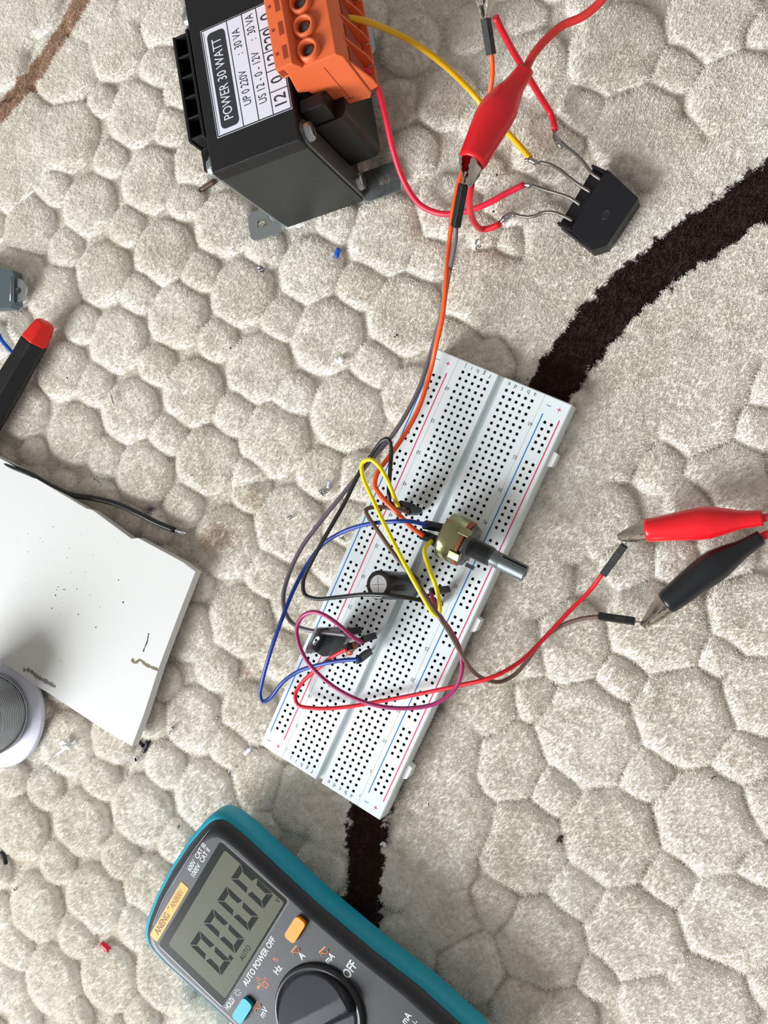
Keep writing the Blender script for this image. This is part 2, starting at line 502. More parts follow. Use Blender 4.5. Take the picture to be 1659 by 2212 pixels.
# ------------------------------------------------------------------ breadboard
BA = math.radians(-24.69238214)
def B(u, v, z=0.0):
    x, y = u + 13.97, v - 78.74
    return Vector((x * math.cos(BA) - y * math.sin(BA), x * math.sin(BA) + y * math.cos(BA), z))
BM = Matrix.Translation(B(0, 0, 0)) @ Matrix.Rotation(BA, 4, 'Z')
BTOP = 9.0
P254 = 2.54
COLS = {c: -i * P254 for i, c in enumerate('abcde')}
COLS.update({c: -(7 + i) * P254 for i, c in enumerate('fghij')})
def breadboard():
    root = thing('breadboard', B(-13.97, 78.74, 0.5), 'white solderless breadboard with numbered rows, lying on the carpet and holding the jumper wires', 'breadboard')
    # one body: non-uniform grid with every contact hole really sunk
    rails = [7.4, 9.94, -35.34, -37.88]
    urail = set()
    U = [-41.27, 13.33]; V = [-3.81, 161.29]
    hs = 0.52
    mains = sorted(COLS.values()); rows = [i * P254 for i in range(63)]
    railrows = [r for r in range(3, 62) if (61 - r) % 6 != 5]
    railv = set(round((r - 1) * P254, 3) for r in railrows)
    for u in mains + rails: U += [u - hs, u + hs]
    for v in rows: V += [v - hs, v + hs]
    ch0, ch1 = -15.35, -12.6
    U += [ch0, ch1, ch0 - .35, ch1 + .35, -31.45, -31.25, 3.35, 3.55]
    U = sorted(U); V = sorted(V)
    holes_u = {(round(u - hs, 4)): u for u in mains + rails}
    top = MB(BM)
    verts = {}
    def vid(x, y, z):
        k = (round(x, 4), round(y, 4), round(z, 4))
        if k not in verts: verts[k] = len(verts)
        return verts[k]
    F = []; MI = []
    def quad(a, b, c, d, mi): F.append([vid(*a), vid(*b), vid(*c), vid(*d)]); MI.append(mi)
    def isrecess(u0, v0):
        ku = round(u0, 4)
        if ku in holes_u:
            u = holes_u[ku]
            vv = v0 + hs
            k = round(vv, 3)
            if abs(vv / P254 - round(vv / P254)) < 1e-3:
                if u in rails: return k in railv
                return 0 <= round(vv / P254) < 63
        return False
    vset = {round(v - hs, 4) for v in rows}
    zt = {}
    T = BTOP
    for a in range(len(U) - 1):
        for b in range(len(V) - 1):
            u0, u1, v0, v1 = U[a], U[a + 1], V[b], V[b + 1]
            if round(v0, 4) in vset and isrecess(u0, v0):
                zb = T - 2.6
                f = 0.30
                quad((u0 + .1, v0 + .1, zb), (u1 - .1, v0 + .1, zb), (u1 - .1, v1 - .1, zb), (u0 + .1, v1 - .1, zb), 1)
                for (p, q) in (((u0, v0), (u1, v0)), ((u1, v0), (u1, v1)), ((u1, v1), (u0, v1)), ((u0, v1), (u0, v0))):
                    s = lambda w: (w[0] + (.1 if w[0] == u0 else -.1), w[1] + (.1 if w[1] == v0 else -.1))
                    m1 = (*p, T - .25); m2 = (*q, T - .25)
                    quad((*q, T), (*p, T), m1, m2, 0)
                    quad(m2, m1, (*s(p), zb), (*s(q), zb), 2)
                continue
            zz = []
            def z_at(u):
                if ch0 <= u <= ch1: return T - 3.2
                if abs(u + 31.35) < .06 or abs(u - 3.45) < .06: return T
                return T
            inch = u0 >= ch0 - 1e-6 and u1 <= ch1 + 1e-6
            if inch: z = T - 3.2; quad((u0, v0, z), (u1, v0, z), (u1, v1, z), (u0, v1, z), 0)
            else:
                joint = abs((u0 + u1) / 2 + 31.35) < .05 or abs((u0 + u1) / 2 - 3.45) < .05
                z = T - (.18 if joint else 0)
                quad((u0, v0, z), (u1, v0, z), (u1, v1, z), (u0, v1, z), 0)
                if joint:
                    quad((u0, v0, T), (u0, v0, z), (u0, v1, z), (u0, v1, T), 0)
                    quad((u1, v0, z), (u1, v0, T), (u1, v1, T), (u1, v1, z), 0)
    for b in range(len(V) - 1):
        v0, v1 = V[b], V[b + 1]
        quad((ch0, v0, T), (ch0, v0, T - 3.2), (ch0, v1, T - 3.2), (ch0, v1, T), 0)
        quad((ch1, v0, T - 3.2), (ch1, v0, T), (ch1, v1, T), (ch1, v1, T - 3.2), 0)
    # outer sides with a small chamfer
    u0, u1, v0, v1 = U[0], U[-1], V[0], V[-1]
    c = .35; zb = 0.5
    def side(p, q, n):
        po = (p[0] + n[0] * c, p[1] + n[1] * c); qo = (q[0] + n[0] * c, q[1] + n[1] * c)
        quad((*p, T), (*q, T), (*qo, T - c), (*po, T - c), 0)
        quad((*po, T - c), (*qo, T - c), (*qo, zb), (*po, zb), 0)
    def cut(v, n):   # end faces split around the channel
        for a, b_ in ((u0, ch0), (ch1, u1)):
            p, q = ((a, v), (b_, v)) if n > 0 else ((b_, v), (a, v))
            side(q, p, (0, n)) if n > 0 else side(q, p, (0, n))
        z = T - 3.2
        quad((ch0, v, z), (ch1, v, z), (ch1, v + n * c, z - c), (ch0, v + n * c, z - c), 0)
        quad((ch0, v + n * c, z - c), (ch1, v + n * c, z - c), (ch1, v + n * c, zb), (ch0, v + n * c, zb), 0)
        for x in (ch0, ch1):
            F.append([vid(x, v, T), vid(x, v + n * c, T - c), vid(x, v + n * c, z - c), vid(x, v, z)]); MI.append(0)
    cut(v1, 1); cut(v0, -1)
    side((u0, v1), (u0, v0), (-1, 0)); side((u1, v0), (u1, v1), (1, 0))
    for (x, y, nx, ny) in ((u0, v0, -1, -1), (u1, v0, 1, -1), (u1, v1, 1, 1), (u0, v1, -1, 1)):
        F.append([vid(x, y, T), vid(x + nx * c, y, T - c), vid(x, y + ny * c, T - c)]); MI.append(0)
        F.append([vid(x + nx * c, y, T - c), vid(x, y + ny * c, T - c), vid(x, y + ny * c, zb), vid(x + nx * c, y, zb)]); MI.append(0)
    quad((u0 - c, v0 - c, zb), (u0 - c, v1 + c, zb), (u1 + c, v1 + c, zb), (u1 + c, v0 - c, zb), 0)
    vs = [None] * len(verts)
    for k, i in verts.items(): vs[i] = k
    top.add(vs, F, 0)
    top.mi = MI; 
    top.build('body', [M_white, M_dark, M_hole], root)
    # snap-on lugs along the right long side
    for v in (141.5, 76.5, 16.0):
        m = MB(BM)
        m.prism([(13.5, v - 3.2), (15.6, v - 2.2), (15.9, v - 1.6), (15.9, v + 2.6), (13.5, v + 3.0)], 2.0, 7.0)
        m.build('side_lug', M_board2, root, bevel=.25)
    # printing
    def T_(u, v): return Matrix.Translation((u, v, BTOP + .005)) @ Matrix.Rotation(math.pi, 4, 'Z')
    m = MB(BM)
    for cch, u in COLS.items():
        for v in (159.85, -2.15): m.text(cch, T_(u, v), 2.3, thick=.02)
    for r in [1] + list(range(5, 61, 5)):
        for u in (-31.05 + .15, 3.0 - .1):
            m.text(str(r), T_(u, (r - 1) * P254), 1.95, xs=.85, thick=.02)
    m.build('printed_labels', M_ink, root)
    m = MB(BM)
    def bar(m, u0, v0, u1, v1): m.box(((u0 + u1) / 2, (v0 + v1) / 2, BTOP + .015), (u1 - u0, v1 - v0, .02))
    for u in (-33.45, 11.9): bar(m, u - .22, 2.6, u + .22, 154.9)
    for u, v in ((-34.5, 158.2), (-34.5, -.9), (10.2, 158.2), (10.2, -.9)):
        bar(m, u - .85, v - .14, u + .85, v + .14); bar(m, u - .14, v - .85, u + .14, v + .85)
    m.build('red_rail_marking', M_inkred, root)
    m = MB(BM)
    for u in (-39.9, 5.45): bar(m, u - .22, 2.6, u + .22, 154.9)
    for u, v in ((-39.0, 158.2), (-39.0, -.9), (6.2, 158.2), (6.2, -.9)): bar(m, u - .85, v - .13, u + .85, v + .13)
    m.build('blue_rail_marking', M_inkblue, root)
breadboard()

# ------------------------------------------------------------------ multimeter
def multimeter():
    ZT = 27.0
    wtop = 62.5
    X = Vector((math.cos(math.radians(58.4)), math.sin(math.radians(58.4)), 0))
    Y = Vector((-X.y, X.x, 0))          # towards the meter's head
    O = W(342, 2042, ZT) - X * 6.5 + Y * 8.0
    F0 = Matrix(((X.x, Y.x, 0, O.x), (X.y, Y.y, 0, O.y), (0, 0, 1, 0), (0, 0, 0, 1)))
    Fi = F0.inverted()
    def loc(px, py, z=ZT): return Fi @ W(px, py, z)
    root = thing('multimeter', F0 @ Vector((wtop / 2, -60, 0)), 'dark grey digital multimeter in a teal rubber case, its display reading 0.000', 'multimeter')
    M_teal = mat('teal_rubber', lin(14, 148, 172), 0.5, bump=.1, bscale=2000)
    M_face = mat('meter_face', lin(38, 40, 46), 0.42, bump=.12, bscale=3000)
    M_lcd = mat('lcd', lin(96, 97, 84), 0.3, spec=.15)
    M_seg = mat('lcd_segment', lin(22, 24, 22), 0.5, spec=.1)
    M_chrome = mat('window_rim', lin(210, 214, 220), 0.15, metal=.9)
    M_btnO = mat('button_orange', lin(246, 150, 36), 0.45); M_btnT = mat('button_teal', lin(28, 164, 180), 0.45)
    M_tag = mat('badge_orange', lin(240, 158, 48), 0.4); M_txt = mat('meter_print', lin(206, 212, 216), 0.5)
    M_txto = mat('meter_print_orange', lin(214, 112, 52), 0.5)
    w = wtop; cx = w / 2
    # outline, head at y=0, foot at y=-128; waist slightly narrower
    def outline(d, zshift=0):
        half = [(0, 4.0), (w * .2, 3.4), (w * .34, 2.0), (w / 2 - 6, .9), (w / 2 - 3.6, -.3), (w / 2 - 1.6, -2.4), (w / 2 - .6, -5.5), (w / 2 - .2, -12), (w / 2 - .9, -30), (w / 2 - 1.6, -50), (w / 2 - 1.2, -75), (w / 2, -95), (w / 2 - .5, -116), (w / 2 - 4, -125), (w / 2 - 10, -128), (0, -128)]
        pts = []
        R_ = [(cx + x, y) for x, y in half]; L_ = [(cx - x, y) for x, y in half[1:-1]]
        poly = R_ + L_[::-1]
        c = Vector((cx, -62))
        out = []
        for x, y in poly:
            v = Vector((x, y)) - c
            sx = 1 + d / (w / 2); sy = 1 + d / 64
            out.append((c.x + v.x * sx, c.y + v.y * sy))
        return out[::-1]
    m = MB(F0)
    levels = [(-8, 0.8), (-5.5, 1.6), (-2.2, 7), (1.5, 12.5), (2.3, 14.5), (1.9, 19.5), (1.0, ZT - 4.6), (0, ZT - 4.2)]
    rings = [[(x, y, z) for x, y in outline(d)] for d, z in levels]
    vs = [p for r in rings for p in r]; n = len(rings[0])
    fs = [(k * n + i, k * n + (i + 1) % n, (k + 1) * n + (i + 1) % n, (k + 1) * n + i) for k in range(len(levels) - 1) for i in range(n)]
    m.add(vs, fs, 0, True); m.add(vs, [list(range(n))[::-1], list(range((len(levels) - 1) * n, len(levels) * n))], 0)
    m.build('rubber_case', M_teal, root)
    face = MB(F0)
    levels = [(-.2, ZT - 6), (-.2, ZT - 4.0), (-1.0, ZT - 2.4), (-2.4, ZT - .7), (-3.6, ZT - .1), (-4.4, ZT)]
    rings = [[(x, y, z) for x, y in outline(d)] for d, z in levels]
    vs = [p for r in rings for p in r]
    fs = [(k * n + i, k * n + (i + 1) % n, (k + 1) * n + (i + 1) % n, (k + 1) * n + i) for k in range(len(levels) - 1) for i in range(n)]
    face.add(vs, fs, 0, True); face.add(vs, [list(range((len(levels) - 1) * n, len(levels) * n))], 0)
    f_o = face.build('face_plate', M_face, root)
    ZF = ZT
    # positions read in the meter's own plane
    a = loc(342, 2042, ZF); b = loc(477, 1818, ZF); c = loc(626, 1945, ZF); d = loc(481, 2171, ZF)
    x0, x1 = 2.6, w - 7.6
    y0, y1 = (a.y + b.y) / 2, (c.y + d.y) / 2
    x0 = (a.x + d.x) / 2; x1 = (b.x + c.x) / 2; y0 = (a.y + b.y) / 2; y1 = (c.y + d.y) / 2
    # window: rim + display pane, slightly proud of the face
    def rr(x0, y0, x1, y1, r, k=5):
        out = []
        for (cx_, cy_, a0) in ((x1 - r, y1 - r, 0), (x0 + r, y1 - r, 90), (x0 + r, y0 + r, 180), (x1 - r, y0 + r, 270)):
            for i in range(k + 1):
                t = math.radians(a0 + 90 * i / k); out.append((cx_ + r * math.cos(t), cy_ + r * math.sin(t)))
        return out
    lo, hi = min(y0, y1), max(y0, y1)
    m = MB(F0)
    outer = rr(x0 - .5, lo - .6, x1 + .5, hi + .3, 1.4); inner = rr(x0, lo, x1, hi, 1.1)
    nn = len(outer)
    vs = [(*p, ZF) for p in outer] + [(*p, ZF + .35) for p in inner]
    m.add(vs, [(i, (i + 1) % nn, nn + (i + 1) % nn, nn + i) for i in range(nn)], 0, False)
    disp = m.build('display_rim', M_chrome, root)
    m = MB(F0); m.prism(inner, ZF, ZF + .33)
    lcd = m.build('display', mat('display_glass_dark', lin(34, 35, 34), .2, spec=.3), root)
    a2 = loc(372, 2040, ZF); b2 = loc(486, 1842, ZF)
    m = MB(F0); m.prism(rr(x0 + 3.2, lo + .8, x1 - 1.6, hi - 3.2, .8), ZF + .33, ZF + .36)
    m.build('lcd_panel', M_lcd, root)
    # seven segment digits
    def digit(mb, o_, ux, uy, segs='abcdef'):
        g = .03; tx = .27; ty = .135
        S = {'a': [(g, 1), (1 - g, 1), (1 - tx, 1 - ty), (tx, 1 - ty)],
             'd': [(tx, ty), (1 - tx, ty), (1 - g, 0), (g, 0)],
             'f': [(0, 1 - g), (tx, 1 - ty - g), (tx, .5 + ty * .5), (0, .5 + g * .6)],
             'b': [(1, 1 - g), (1, .5 + g * .6), (1 - tx, .5 + ty * .5), (1 - tx, 1 - ty - g)],
             'e': [(0, .5 - g * .6), (tx, .5 - ty * .5), (tx, ty + g), (0, g)],
             'c': [(1, .5 - g * .6), (1, g), (1 - tx, ty + g), (1 - tx, .5 - ty * .5)]}
        for s in segs:
            pts = [((o_ + ux * x + uy * y).x, (o_ + ux * x + uy * y).y) for x, y in S[s]][::-1]
            mb.prism(pts, ZF + .36, ZF + .40)
    m = MB(F0)
    o1 = loc(479, 2107, ZF); ux = (loc(500, 2076, ZF) - o1); uy = (loc(411, 2040, ZF) - o1)
    pitch = (loc(570, 1963, ZF) - o1) / 3
    for k in range(4):
        digit(m, o1 + pitch * k, ux, uy)
    dp = loc(499, 2069, ZF)
    m.prism([(dp.x - .6, dp.y - .9), (dp.x + .8, dp.y - .9), (dp.x + 1.0, dp.y + .9), (dp.x - .4, dp.y + .9)], ZF + .36, ZF + .40)
    def TM(px, py, rot=0, z=ZF + .02):
        p = loc(px, py, ZF); return Matrix.Translation((p.x, p.y, z)) @ Matrix.Rotation(math.radians(rot), 4, 'Z')
    m.text('AUTO', TM(531, 2058, z=ZF + .37), 2.9, xs=.8, thick=.02)
    m.text('V', TM(601, 1945, z=ZF + .37), 2.9, xs=.8, thick=.02)
    m.build('display_digits', M_seg, root)
    # badge
    p0 = loc(336, 2023, ZF); p1 = loc(397, 1917, ZF)
    m = MB(F0); pcy = (loc(366, 1969, ZF).y)
    m.prism(rr(p0.x - 1.2, pcy - 2.0, p1.x + 1.2, pcy + 2.0, .6), ZF - .1, ZF + .12)
    bd = m.build('badge', M_tag, root)
    m = MB(F0)
    cxb = (p0.x + p1.x) / 2
    def TL(x, y, z): return Matrix.Translation((x, y, z))
    m.text('ANENG', TL(cxb - 5.6, pcy, ZF + .13), 3.6, xs=.78, bold=.06, thick=.02)
    m.text('TM', TL(cxb + .9, pcy + 1.0, ZF + .13), 1.4, xs=.8, thick=.02)
    m.text('AN8001', TL(cxb + 6.3, pcy, ZF + .13), 3.3, xs=.74, thick=.02)
    m.build('badge_print', mat('badge_ink', lin(88, 62, 30), .5), bd)
    m = MB(F0)
    m.text('600V  CAT III', TM(425, 1852), 2.75, xs=.82, thick=.02, bold=.03)
    m.text('1000V  CAT II', TM(433, 1864), 2.75, xs=.82, thick=.02, bold=.03)
    m.build('rating_print', M_txt, root)
    m = MB(F0)
    m.text('AUTO POWER OFF', TM(560, 2077), 3.2, xs=.80, thick=.02, bold=.05)
    m.text('HOLD/', TM(497, 2168), 3.0, xs=.58, thick=.02, bold=.04)
    m.build('face_print', M_txt, root)
    m = MB(F0)
    m.text('A', TM(652, 2065, -8), 3.6, thick=.02, bold=.06, xs=.9)
    m.text('mA', TM(712, 2070, -12), 3.3, thick=.02, bold=.05, xs=.85)
    m.text('OFF', TM(756, 2095), 4.6, thick=.02, bold=.08, xs=.8)
    m.text('Hz', TM(600, 2095), 3.6, thick=.02, bold=.04, xs=.85)
    m.text('mV', TM(570, 2187), 3.3, thick=.02, bold=.04, xs=.85)
    mr = MB(F0)
    mr.text('mA', TM(878, 2200), 3.4, thick=.02, bold=.04, xs=.85)
    mr.text('-|-', TM(896, 2210), 3.0, thick=.02, xs=.85)
    mr.build('jack_print', M_txt, root)
    m.build('dial_print', M_txt, root)
    m = MB(F0)
    s = loc(514, 2144, ZF)
    for k in range(8):
        t = k * math.pi / 4
        m.box((1.15, 0, ZF + .03), (.6, .2, .02), M=Matrix.Translation((s.x, s.y, 0)) @ Matrix.Rotation(t, 4, 'Z'))
    ring = MB(F0)
    pts = [(s.x + .62 * math.cos(t * math.pi / 8), s.y + .62 * math.sin(t * math.pi / 8)) for t in range(16)]
    for i in range(16):
        p, q = Vector((*pts[i], ZF + .03)), Vector((*pts[(i + 1) % 16], ZF + .03))
        m.tube([p, q], .09, 4)
    mr = MB(F0); mr.tube(spline([F0.inverted() @ W(x_, y_, ZF + .05) for x_, y_ in ((331, 1998), (352, 1945), (385, 1890), (420, 1835), (453, 1792))], 3), .1, 4); mr.build('edge_line', M_txt, root)
    m.build('lamp_symbol', M_txt, root)
    m = MB(F0)
    def tilde(px, py, rot=0, sc=1.0):
        p = loc(px, py, ZF)
        A = Matrix.Translation((p.x, p.y, ZF + .04)) @ Matrix.Rotation(math.radians(rot), 4, 'Z')
        m.box((0, 1.0 * sc, 0), (3.6 * sc, .5 * sc, .03), M=A)
        pts = [A @ Vector((-1.8 * sc + 3.6 * sc * i / 10, -.4 * sc + .55 * sc * math.sin(i / 10 * 2 * math.pi), 0)) for i in range(11)]
        m.tube(pts, .22 * sc, 5)
    tilde(639, 2054, -8); tilde(700, 2056, -12); tilde(556, 2175)
    m.text('%', TM(596, 2073), 3.0, xs=.85, thick=.02)
    m.text('\u03a9', TM(574, 2128), 3.2, thick=.02)
    m.text('-|(', TM(557, 2115), 2.4, thick=.02)
    m.text(')))', TM(572, 2114), 1.9, thick=.02)
    p = loc(560, 2130, ZF); m.prism([(p.x - .9, p.y - .8), (p.x + .7, p.y), (p.x - .9, p.y + .8)], ZF + .02, ZF + .05)
    m.box((p.x + .9, p.y, ZF + .03), (.3, 1.6, .03)); m.box((p.x, p.y, ZF + .03), (3.0, .25, .03))
    m.build('orange_face_print', M_txto, root)
    # buttons
    for nm, px, py, mm_, h in (('orange_button', 638, 2008, M_btnO, 1.6), ('teal_button', 524, 2183, M_btnT, 1.6)):
        p = loc(px, py, ZF + 1)
        m = MB(F0); m.prism(rr(p.x - 4.6, p.y - 2.3, p.x + 4.6, p.y + 2.3, 1.4), ZF - .5, ZF + h)
        m.build(nm, mm_, root, bevel=.45, seg=3)
    # rotary selector with a raised bar grip
    c = loc(690, 2190, ZF)
    r = 17.6
    m = MB(F0 @ Matrix.Translation((c.x, c.y, 0)))
    m.lathe([(r, ZF - .5), (r, ZF + .1), (r - .4, ZF + 1.2), (r - 1.2, ZF + 1.9), (r - 2.0, ZF + 1.6), (r - 3, ZF + .7), (r - 6, ZF + .55), (0.01, ZF + .5)], 72)
    kn = m.build('selector_dial', mat('dial_plastic', lin(38, 40, 44), 0.3, bump=.06, bscale=2500), root)
    # direction of the ridge, read off the photo
    g0 = loc(625, 2210, ZF); g1 = loc(757, 2143, ZF)
    ga = math.atan2(g1.y - g0.y, g1.x - g0.x)
    m = MB(F0 @ Matrix.Translation((c.x, c.y, 0)) @ Matrix.Rotation(ga, 4, 'Z'))
    def fz(x, y):
        if y > 2.2: z = 4.6 - 3.6 * (y - 2.2) / 12.5
        elif y > -2.6: z = 4.6
        elif y > -4.4: z = 4.6 - 3.6 * (-2.6 - y) / 1.8
        else: z = 1.0
        rr_ = math.hypot(x, y)
        return ZF + .4 + z * min(1, max(0, (15.6 - rr_) / 1.3))
    NS, NR = 120, 40; vs = [(0, 0, fz(0, 0))]; fs = []
    for k in range(1, NR + 1):
        r_ = 15.7 * k / NR
        for q in range(NS):
            x_, y_ = r_ * math.cos(2 * math.pi * q / NS), r_ * math.sin(2 * math.pi * q / NS)
            vs.append((x_, y_, fz(x_, y_)))
    for q in range(NS): fs.append((0, 1 + q, 1 + (q + 1) % NS))
    for k in range(NR - 1):
        for q in range(NS):
            a_, b_ = 1 + k * NS + q, 1 + k * NS + (q + 1) % NS
            fs.append((a_, a_ + NS, b_ + NS, b_))
    m.add(vs, fs, 0, True)
    m.build('grip_ridge', mat('dial_plastic_grip', lin(34, 37, 44), 0.34, bump=.05, bscale=2500), kn)
    m = MB(F0); m.prism(rr(c.x - 14, c.y - 62, c.x + 20, c.y - 26, 3), ZF - .2, ZF + .25)
    for k, dx in enumerate((-9, 3, 15)):
        mj = MB(F0 @ Matrix.Translation((c.x + dx, c.y - 40, 0)))
        mj.lathe([(4.6, ZF), (4.6, ZF + 1.2), (3.4, ZF + 1.2), (3.0, ZF - 4)], 24, cap=False)
        mj.build('input_jack', M_black, root)
multimeter()

# ------------------------------------------------------------------ transformer
def transformer():
    O = Vector((-56.5, 142.0, 0)); t = Vector((33, 6.7, 0)).normalized(); n = Vector((-t.y, t.x, 0))
    F0 = Matrix(((t.x, n.x, 0, O.x), (t.y, n.y, 0, O.y), (0, 0, 1, 0), (0, 0, 0, 1)))
    root = thing('transformer', F0 @ Vector((17, 33, 0)), 'black mains transformer with a white rating label and an orange terminal strip on top', 'transformer')
    m = MB(F0)
    m.box((17, 33, 28.5), (34, 66, 56.4))
    m.build('laminated_core', M_varnish, root, bevel=.5)
    # black tape wrapped over the top edge
    m = MB(F0)
    m.box((17, 33, 54.0), (34.5, 66.6, 6.8))
    m.build('tape_wrap', M_tape, root, bevel=.6)
    # rating label
    ZL = 57.45
    lab = MB(F0); lab.box((18.9, 31.3, ZL), (29.4, 40.0, .12))
    lo = lab.build('rating_label', M_paper, root)
    x0, x1, y0, y1 = 4.2, 33.6, 11.3, 51.3
    m = MB(F0); z = ZL + .08
    def ln(xa, ya, xb, yb, w=.3):
        m.box(((xa + xb) / 2, (ya + yb) / 2, z), (max(abs(xb - xa), w), max(abs(yb - ya), w), .03))
    for o_ in (.35,):
        ln(x0 + o_, y0 + o_, x1 - o_, y0 + o_, .45); ln(x0 + o_, y1 - o_, x1 - o_, y1 - o_, .45)
        ln(x0 + o_, y0 + o_, x0 + o_, y1 - o_, .45); ln(x1 - o_, y0 + o_, x1 - o_, y1 - o_, .45)
    ln(x0 + 1.1, y0 + 1.1, x0 + 1.1, y1 - 1.1, .18)
    for x in (x0 + 10.6, x0 + 16.6, x0 + 22.2): ln(x, y0 + .4, x, y1 - .4, .35)
    for y in (y0 + 8.2, y0 + 15.6, y0 + 22.6, y0 + 31.0): ln(x0 + 22.2, y, x1 - .4, y, .35)
    # black title band
    def rr(xa, ya, xb, yb, r):
        out = []
        for cx_, cy_, a0 in ((xb - r, yb - r, 0), (xa + r, yb - r, 90), (xa + r, ya + r, 180), (xb - r, ya + r, 270)):
            for i in range(6):
                q = math.radians(a0 + 18 * i); out.append((cx_ + r * math.cos(q), cy_ + r * math.sin(q)))
        return out
    m.prism(rr(x0 + 2.2, y0 + 2.2, x0 + 9.4, y1 - 2.2, 1.8), z - .02, z + .02)
    def TR(x, y): return Matrix.Translation((x, y, z + .025)) @ Matrix.Rotation(math.pi / 2, 4, 'Z')
    m.text('UP 0 220V', TR(x0 + 13.6, y0 + 13.5), 4.4, xs=.66, thick=.02)
    m.text(':  30 VA', TR(x0 + 13.6, y0 + 30.5), 4.4, xs=.66, thick=.02)
    m.text('US 12 - 0 - 12V', TR(x0 + 19.4, y0 + 15), 4.4, xs=.68, thick=.02)
    m.text(':  30 VA', TR(x0 + 19.4, y0 + 33.5), 4.4, xs=.66, thick=.02)
    for s_, y in (('12', 4.3), ('0', 11.9), ('12', 19.1), ('220', 26.8), ('0', 35.0)):
        m.text(s_, TR(x0 + 25.8, y0 + y), 6.4, xs=.8, thick=.02, bold=.05)
    m.build('label_print', M_ink, lo)
    m = MB(F0)
    m.text('POWER 30 WATT', TR(x0 + 5.8, y0 + 20), 5.3, xs=.72, thick=.02)
    m.build('label_title', M_paper, lo)
    # left bobbin: open pin chambers
    m = MB(F0)
    m.box((-1.6, 35, 50.5), (1.2, 41, 12)); m.box((-7.6, 35, 52), (1.2, 40, 7.5))
    for k in range(6):
        m.box((-4.6, 16 + k * 7.7, 52), (6.2, .9, 7))
    m.box((-4.6, 35, 44.5), (6.5, 40, 8))
    m.box((-4.0, 33, 27), (8, 46, 36))
    for s_ in (0, 1): m.box((-4.0, 33, 8 + s_ * 38), (9.5, 50, 1.6))
    m.build('coil_bobbin', M_black, root, bevel=.3)
    # right bobbin: smooth rounded housing
    m = MB(F0)
    m.prism(rr(32, 10, 47.5, 58, 3.0), 11, 44)
    m.prism(rr(33, 14, 44, 54, 2.0), 44, 51)
    m.box((39, 13.0, 47), (9, 5, 14))
    m.build('coil_housing', M_black, root, bevel=.6)
    # bracket straps with screws and feet
    def strap(xs, sgn, y):
        m = MB(F0)
        pts = rr(y - 4.2, .8, y + 4.2, 56.5, 4.0)
        Ms = Matrix(((0, 0, 1, xs), (1, 0, 0, 0), (0, 1, 0, 0), (0, 0, 0, 1)))
        m.prism(pts, 0, 1.0, M=Ms) if sgn > 0 else m.prism(pts, -1.0, 0, M=Ms)
        st = m.build('bracket', M_steeldark if sgn > 0 else M_steel, root, bevel=.3)
        # foot tab with a slot
        m = MB(F0)
        xa, xb = (xs + .2, xs + 16) if sgn > 0 else (xs - 16, xs - .2)
        cxh = xs + sgn * 9.8
        outer = rr(min(xa, xb), y - 6, max(xa, xb), y + 6, 2.4)
        n_ = len(outer)
        hole = []
        for i in range(n_):
            ang = math.atan2(outer[i][1] - y, outer[i][0] - cxh)
            hole.append((cxh + 2.6 * math.cos(ang), y + 2.0 * math.sin(ang)))
        for z0_, z1_ in ((1.0, 2.0),):
            vs = [(*p, z1_) for p in outer] + [(*p, z1_) for p in hole] + [(*p, z0_) for p in outer] + [(*p, z0_) for p in hole]
            fs = []
            for i in range(n_):
                j = (i + 1) % n_
                fs += [(i, j, n_ + j, n_ + i), (2 * n_ + j, 2 * n_ + i, 3 * n_ + i, 3 * n_ + j), (j, i, 2 * n_ + i, 2 * n_ + j), (n_ + i, n_ + j, 3 * n_ + j, 3 * n_ + i)]
            m.add(vs, fs)
        m.build('foot_tab', M_steel, st)
        for z_ in (52.0, 7.5):
            m = MB(F0)
            m.cyl((xs, y, z_), (xs + sgn * 2.8, y, z_), 3.6, 24, r2=3.2)
            m.cyl((xs + sgn * 2.8, y, z_), (xs + sgn * 3.3, y, z_), 3.2, 24, r2=2.2)
            m.box((xs + sgn * 3.3, y, z_), (.4, 4.2, .8), 1)
            m.build('screw', [M_steel, M_dark], st, bevel=.15)
    for y in (4.6, 61.4):
        strap(34.3, 1, y); strap(-.3, -1, y)
    # orange terminal strip on the right bobbin
    Y0, Y1 = 17.0, 66.0
    prof = [(35.4, 71.0), (35.2, 65.4), (37.4, 65.2), (35.6, 55.4), (38.9, 53.7), (40.2, 47), (39.0, 40.2), (43.6, 39.2), (55.0, 37.0), (56.3, 39.5), (56.6, 64.5), (55.2, 67.0), (43.4, 67.0), (41.6, 71.2)]
    Mp = Matrix(((1, 0, 0, 0), (0, 0, -1, 0), (0, 1, 0, 0), (0, 0, 0, 1)))  # prism z -> -y
    def yprism(mb, poly, ya, yb, mi=0):
        n_ = len(poly)
        vs = [(p[0], ya, p[1]) for p in poly] + [(p[0], yb, p[1]) for p in poly]
        mb.add(vs, [list(range(n_)), list(range(n_, 2 * n_))[::-1]] + [((i + 1) % n_, i, n_ + i, n_ + (i + 1) % n_) for i in range(n_)], mi)
    PIT = 8.2
    m = MB(F0)
    yprism(m, prof, Y0, Y1)
    # raised screw wells: body notch floor then rings
    for k in range(6):
        yc = Y0 + 4.4 + k * PIT
        # cable entry hoods on the right flank
        yprism(m, [(56.5, 62), (59.6, 46), (59.6, 41), (56.3, 40)], yc - 3.9, yc - 3.1)
        m.box((58.0, yc, 41.0), (3.2, 7.4, 1.2))
    tb = m.build('terminal_strip', M_orangeplastic, root, bevel=.35)
    m = MB(F0)
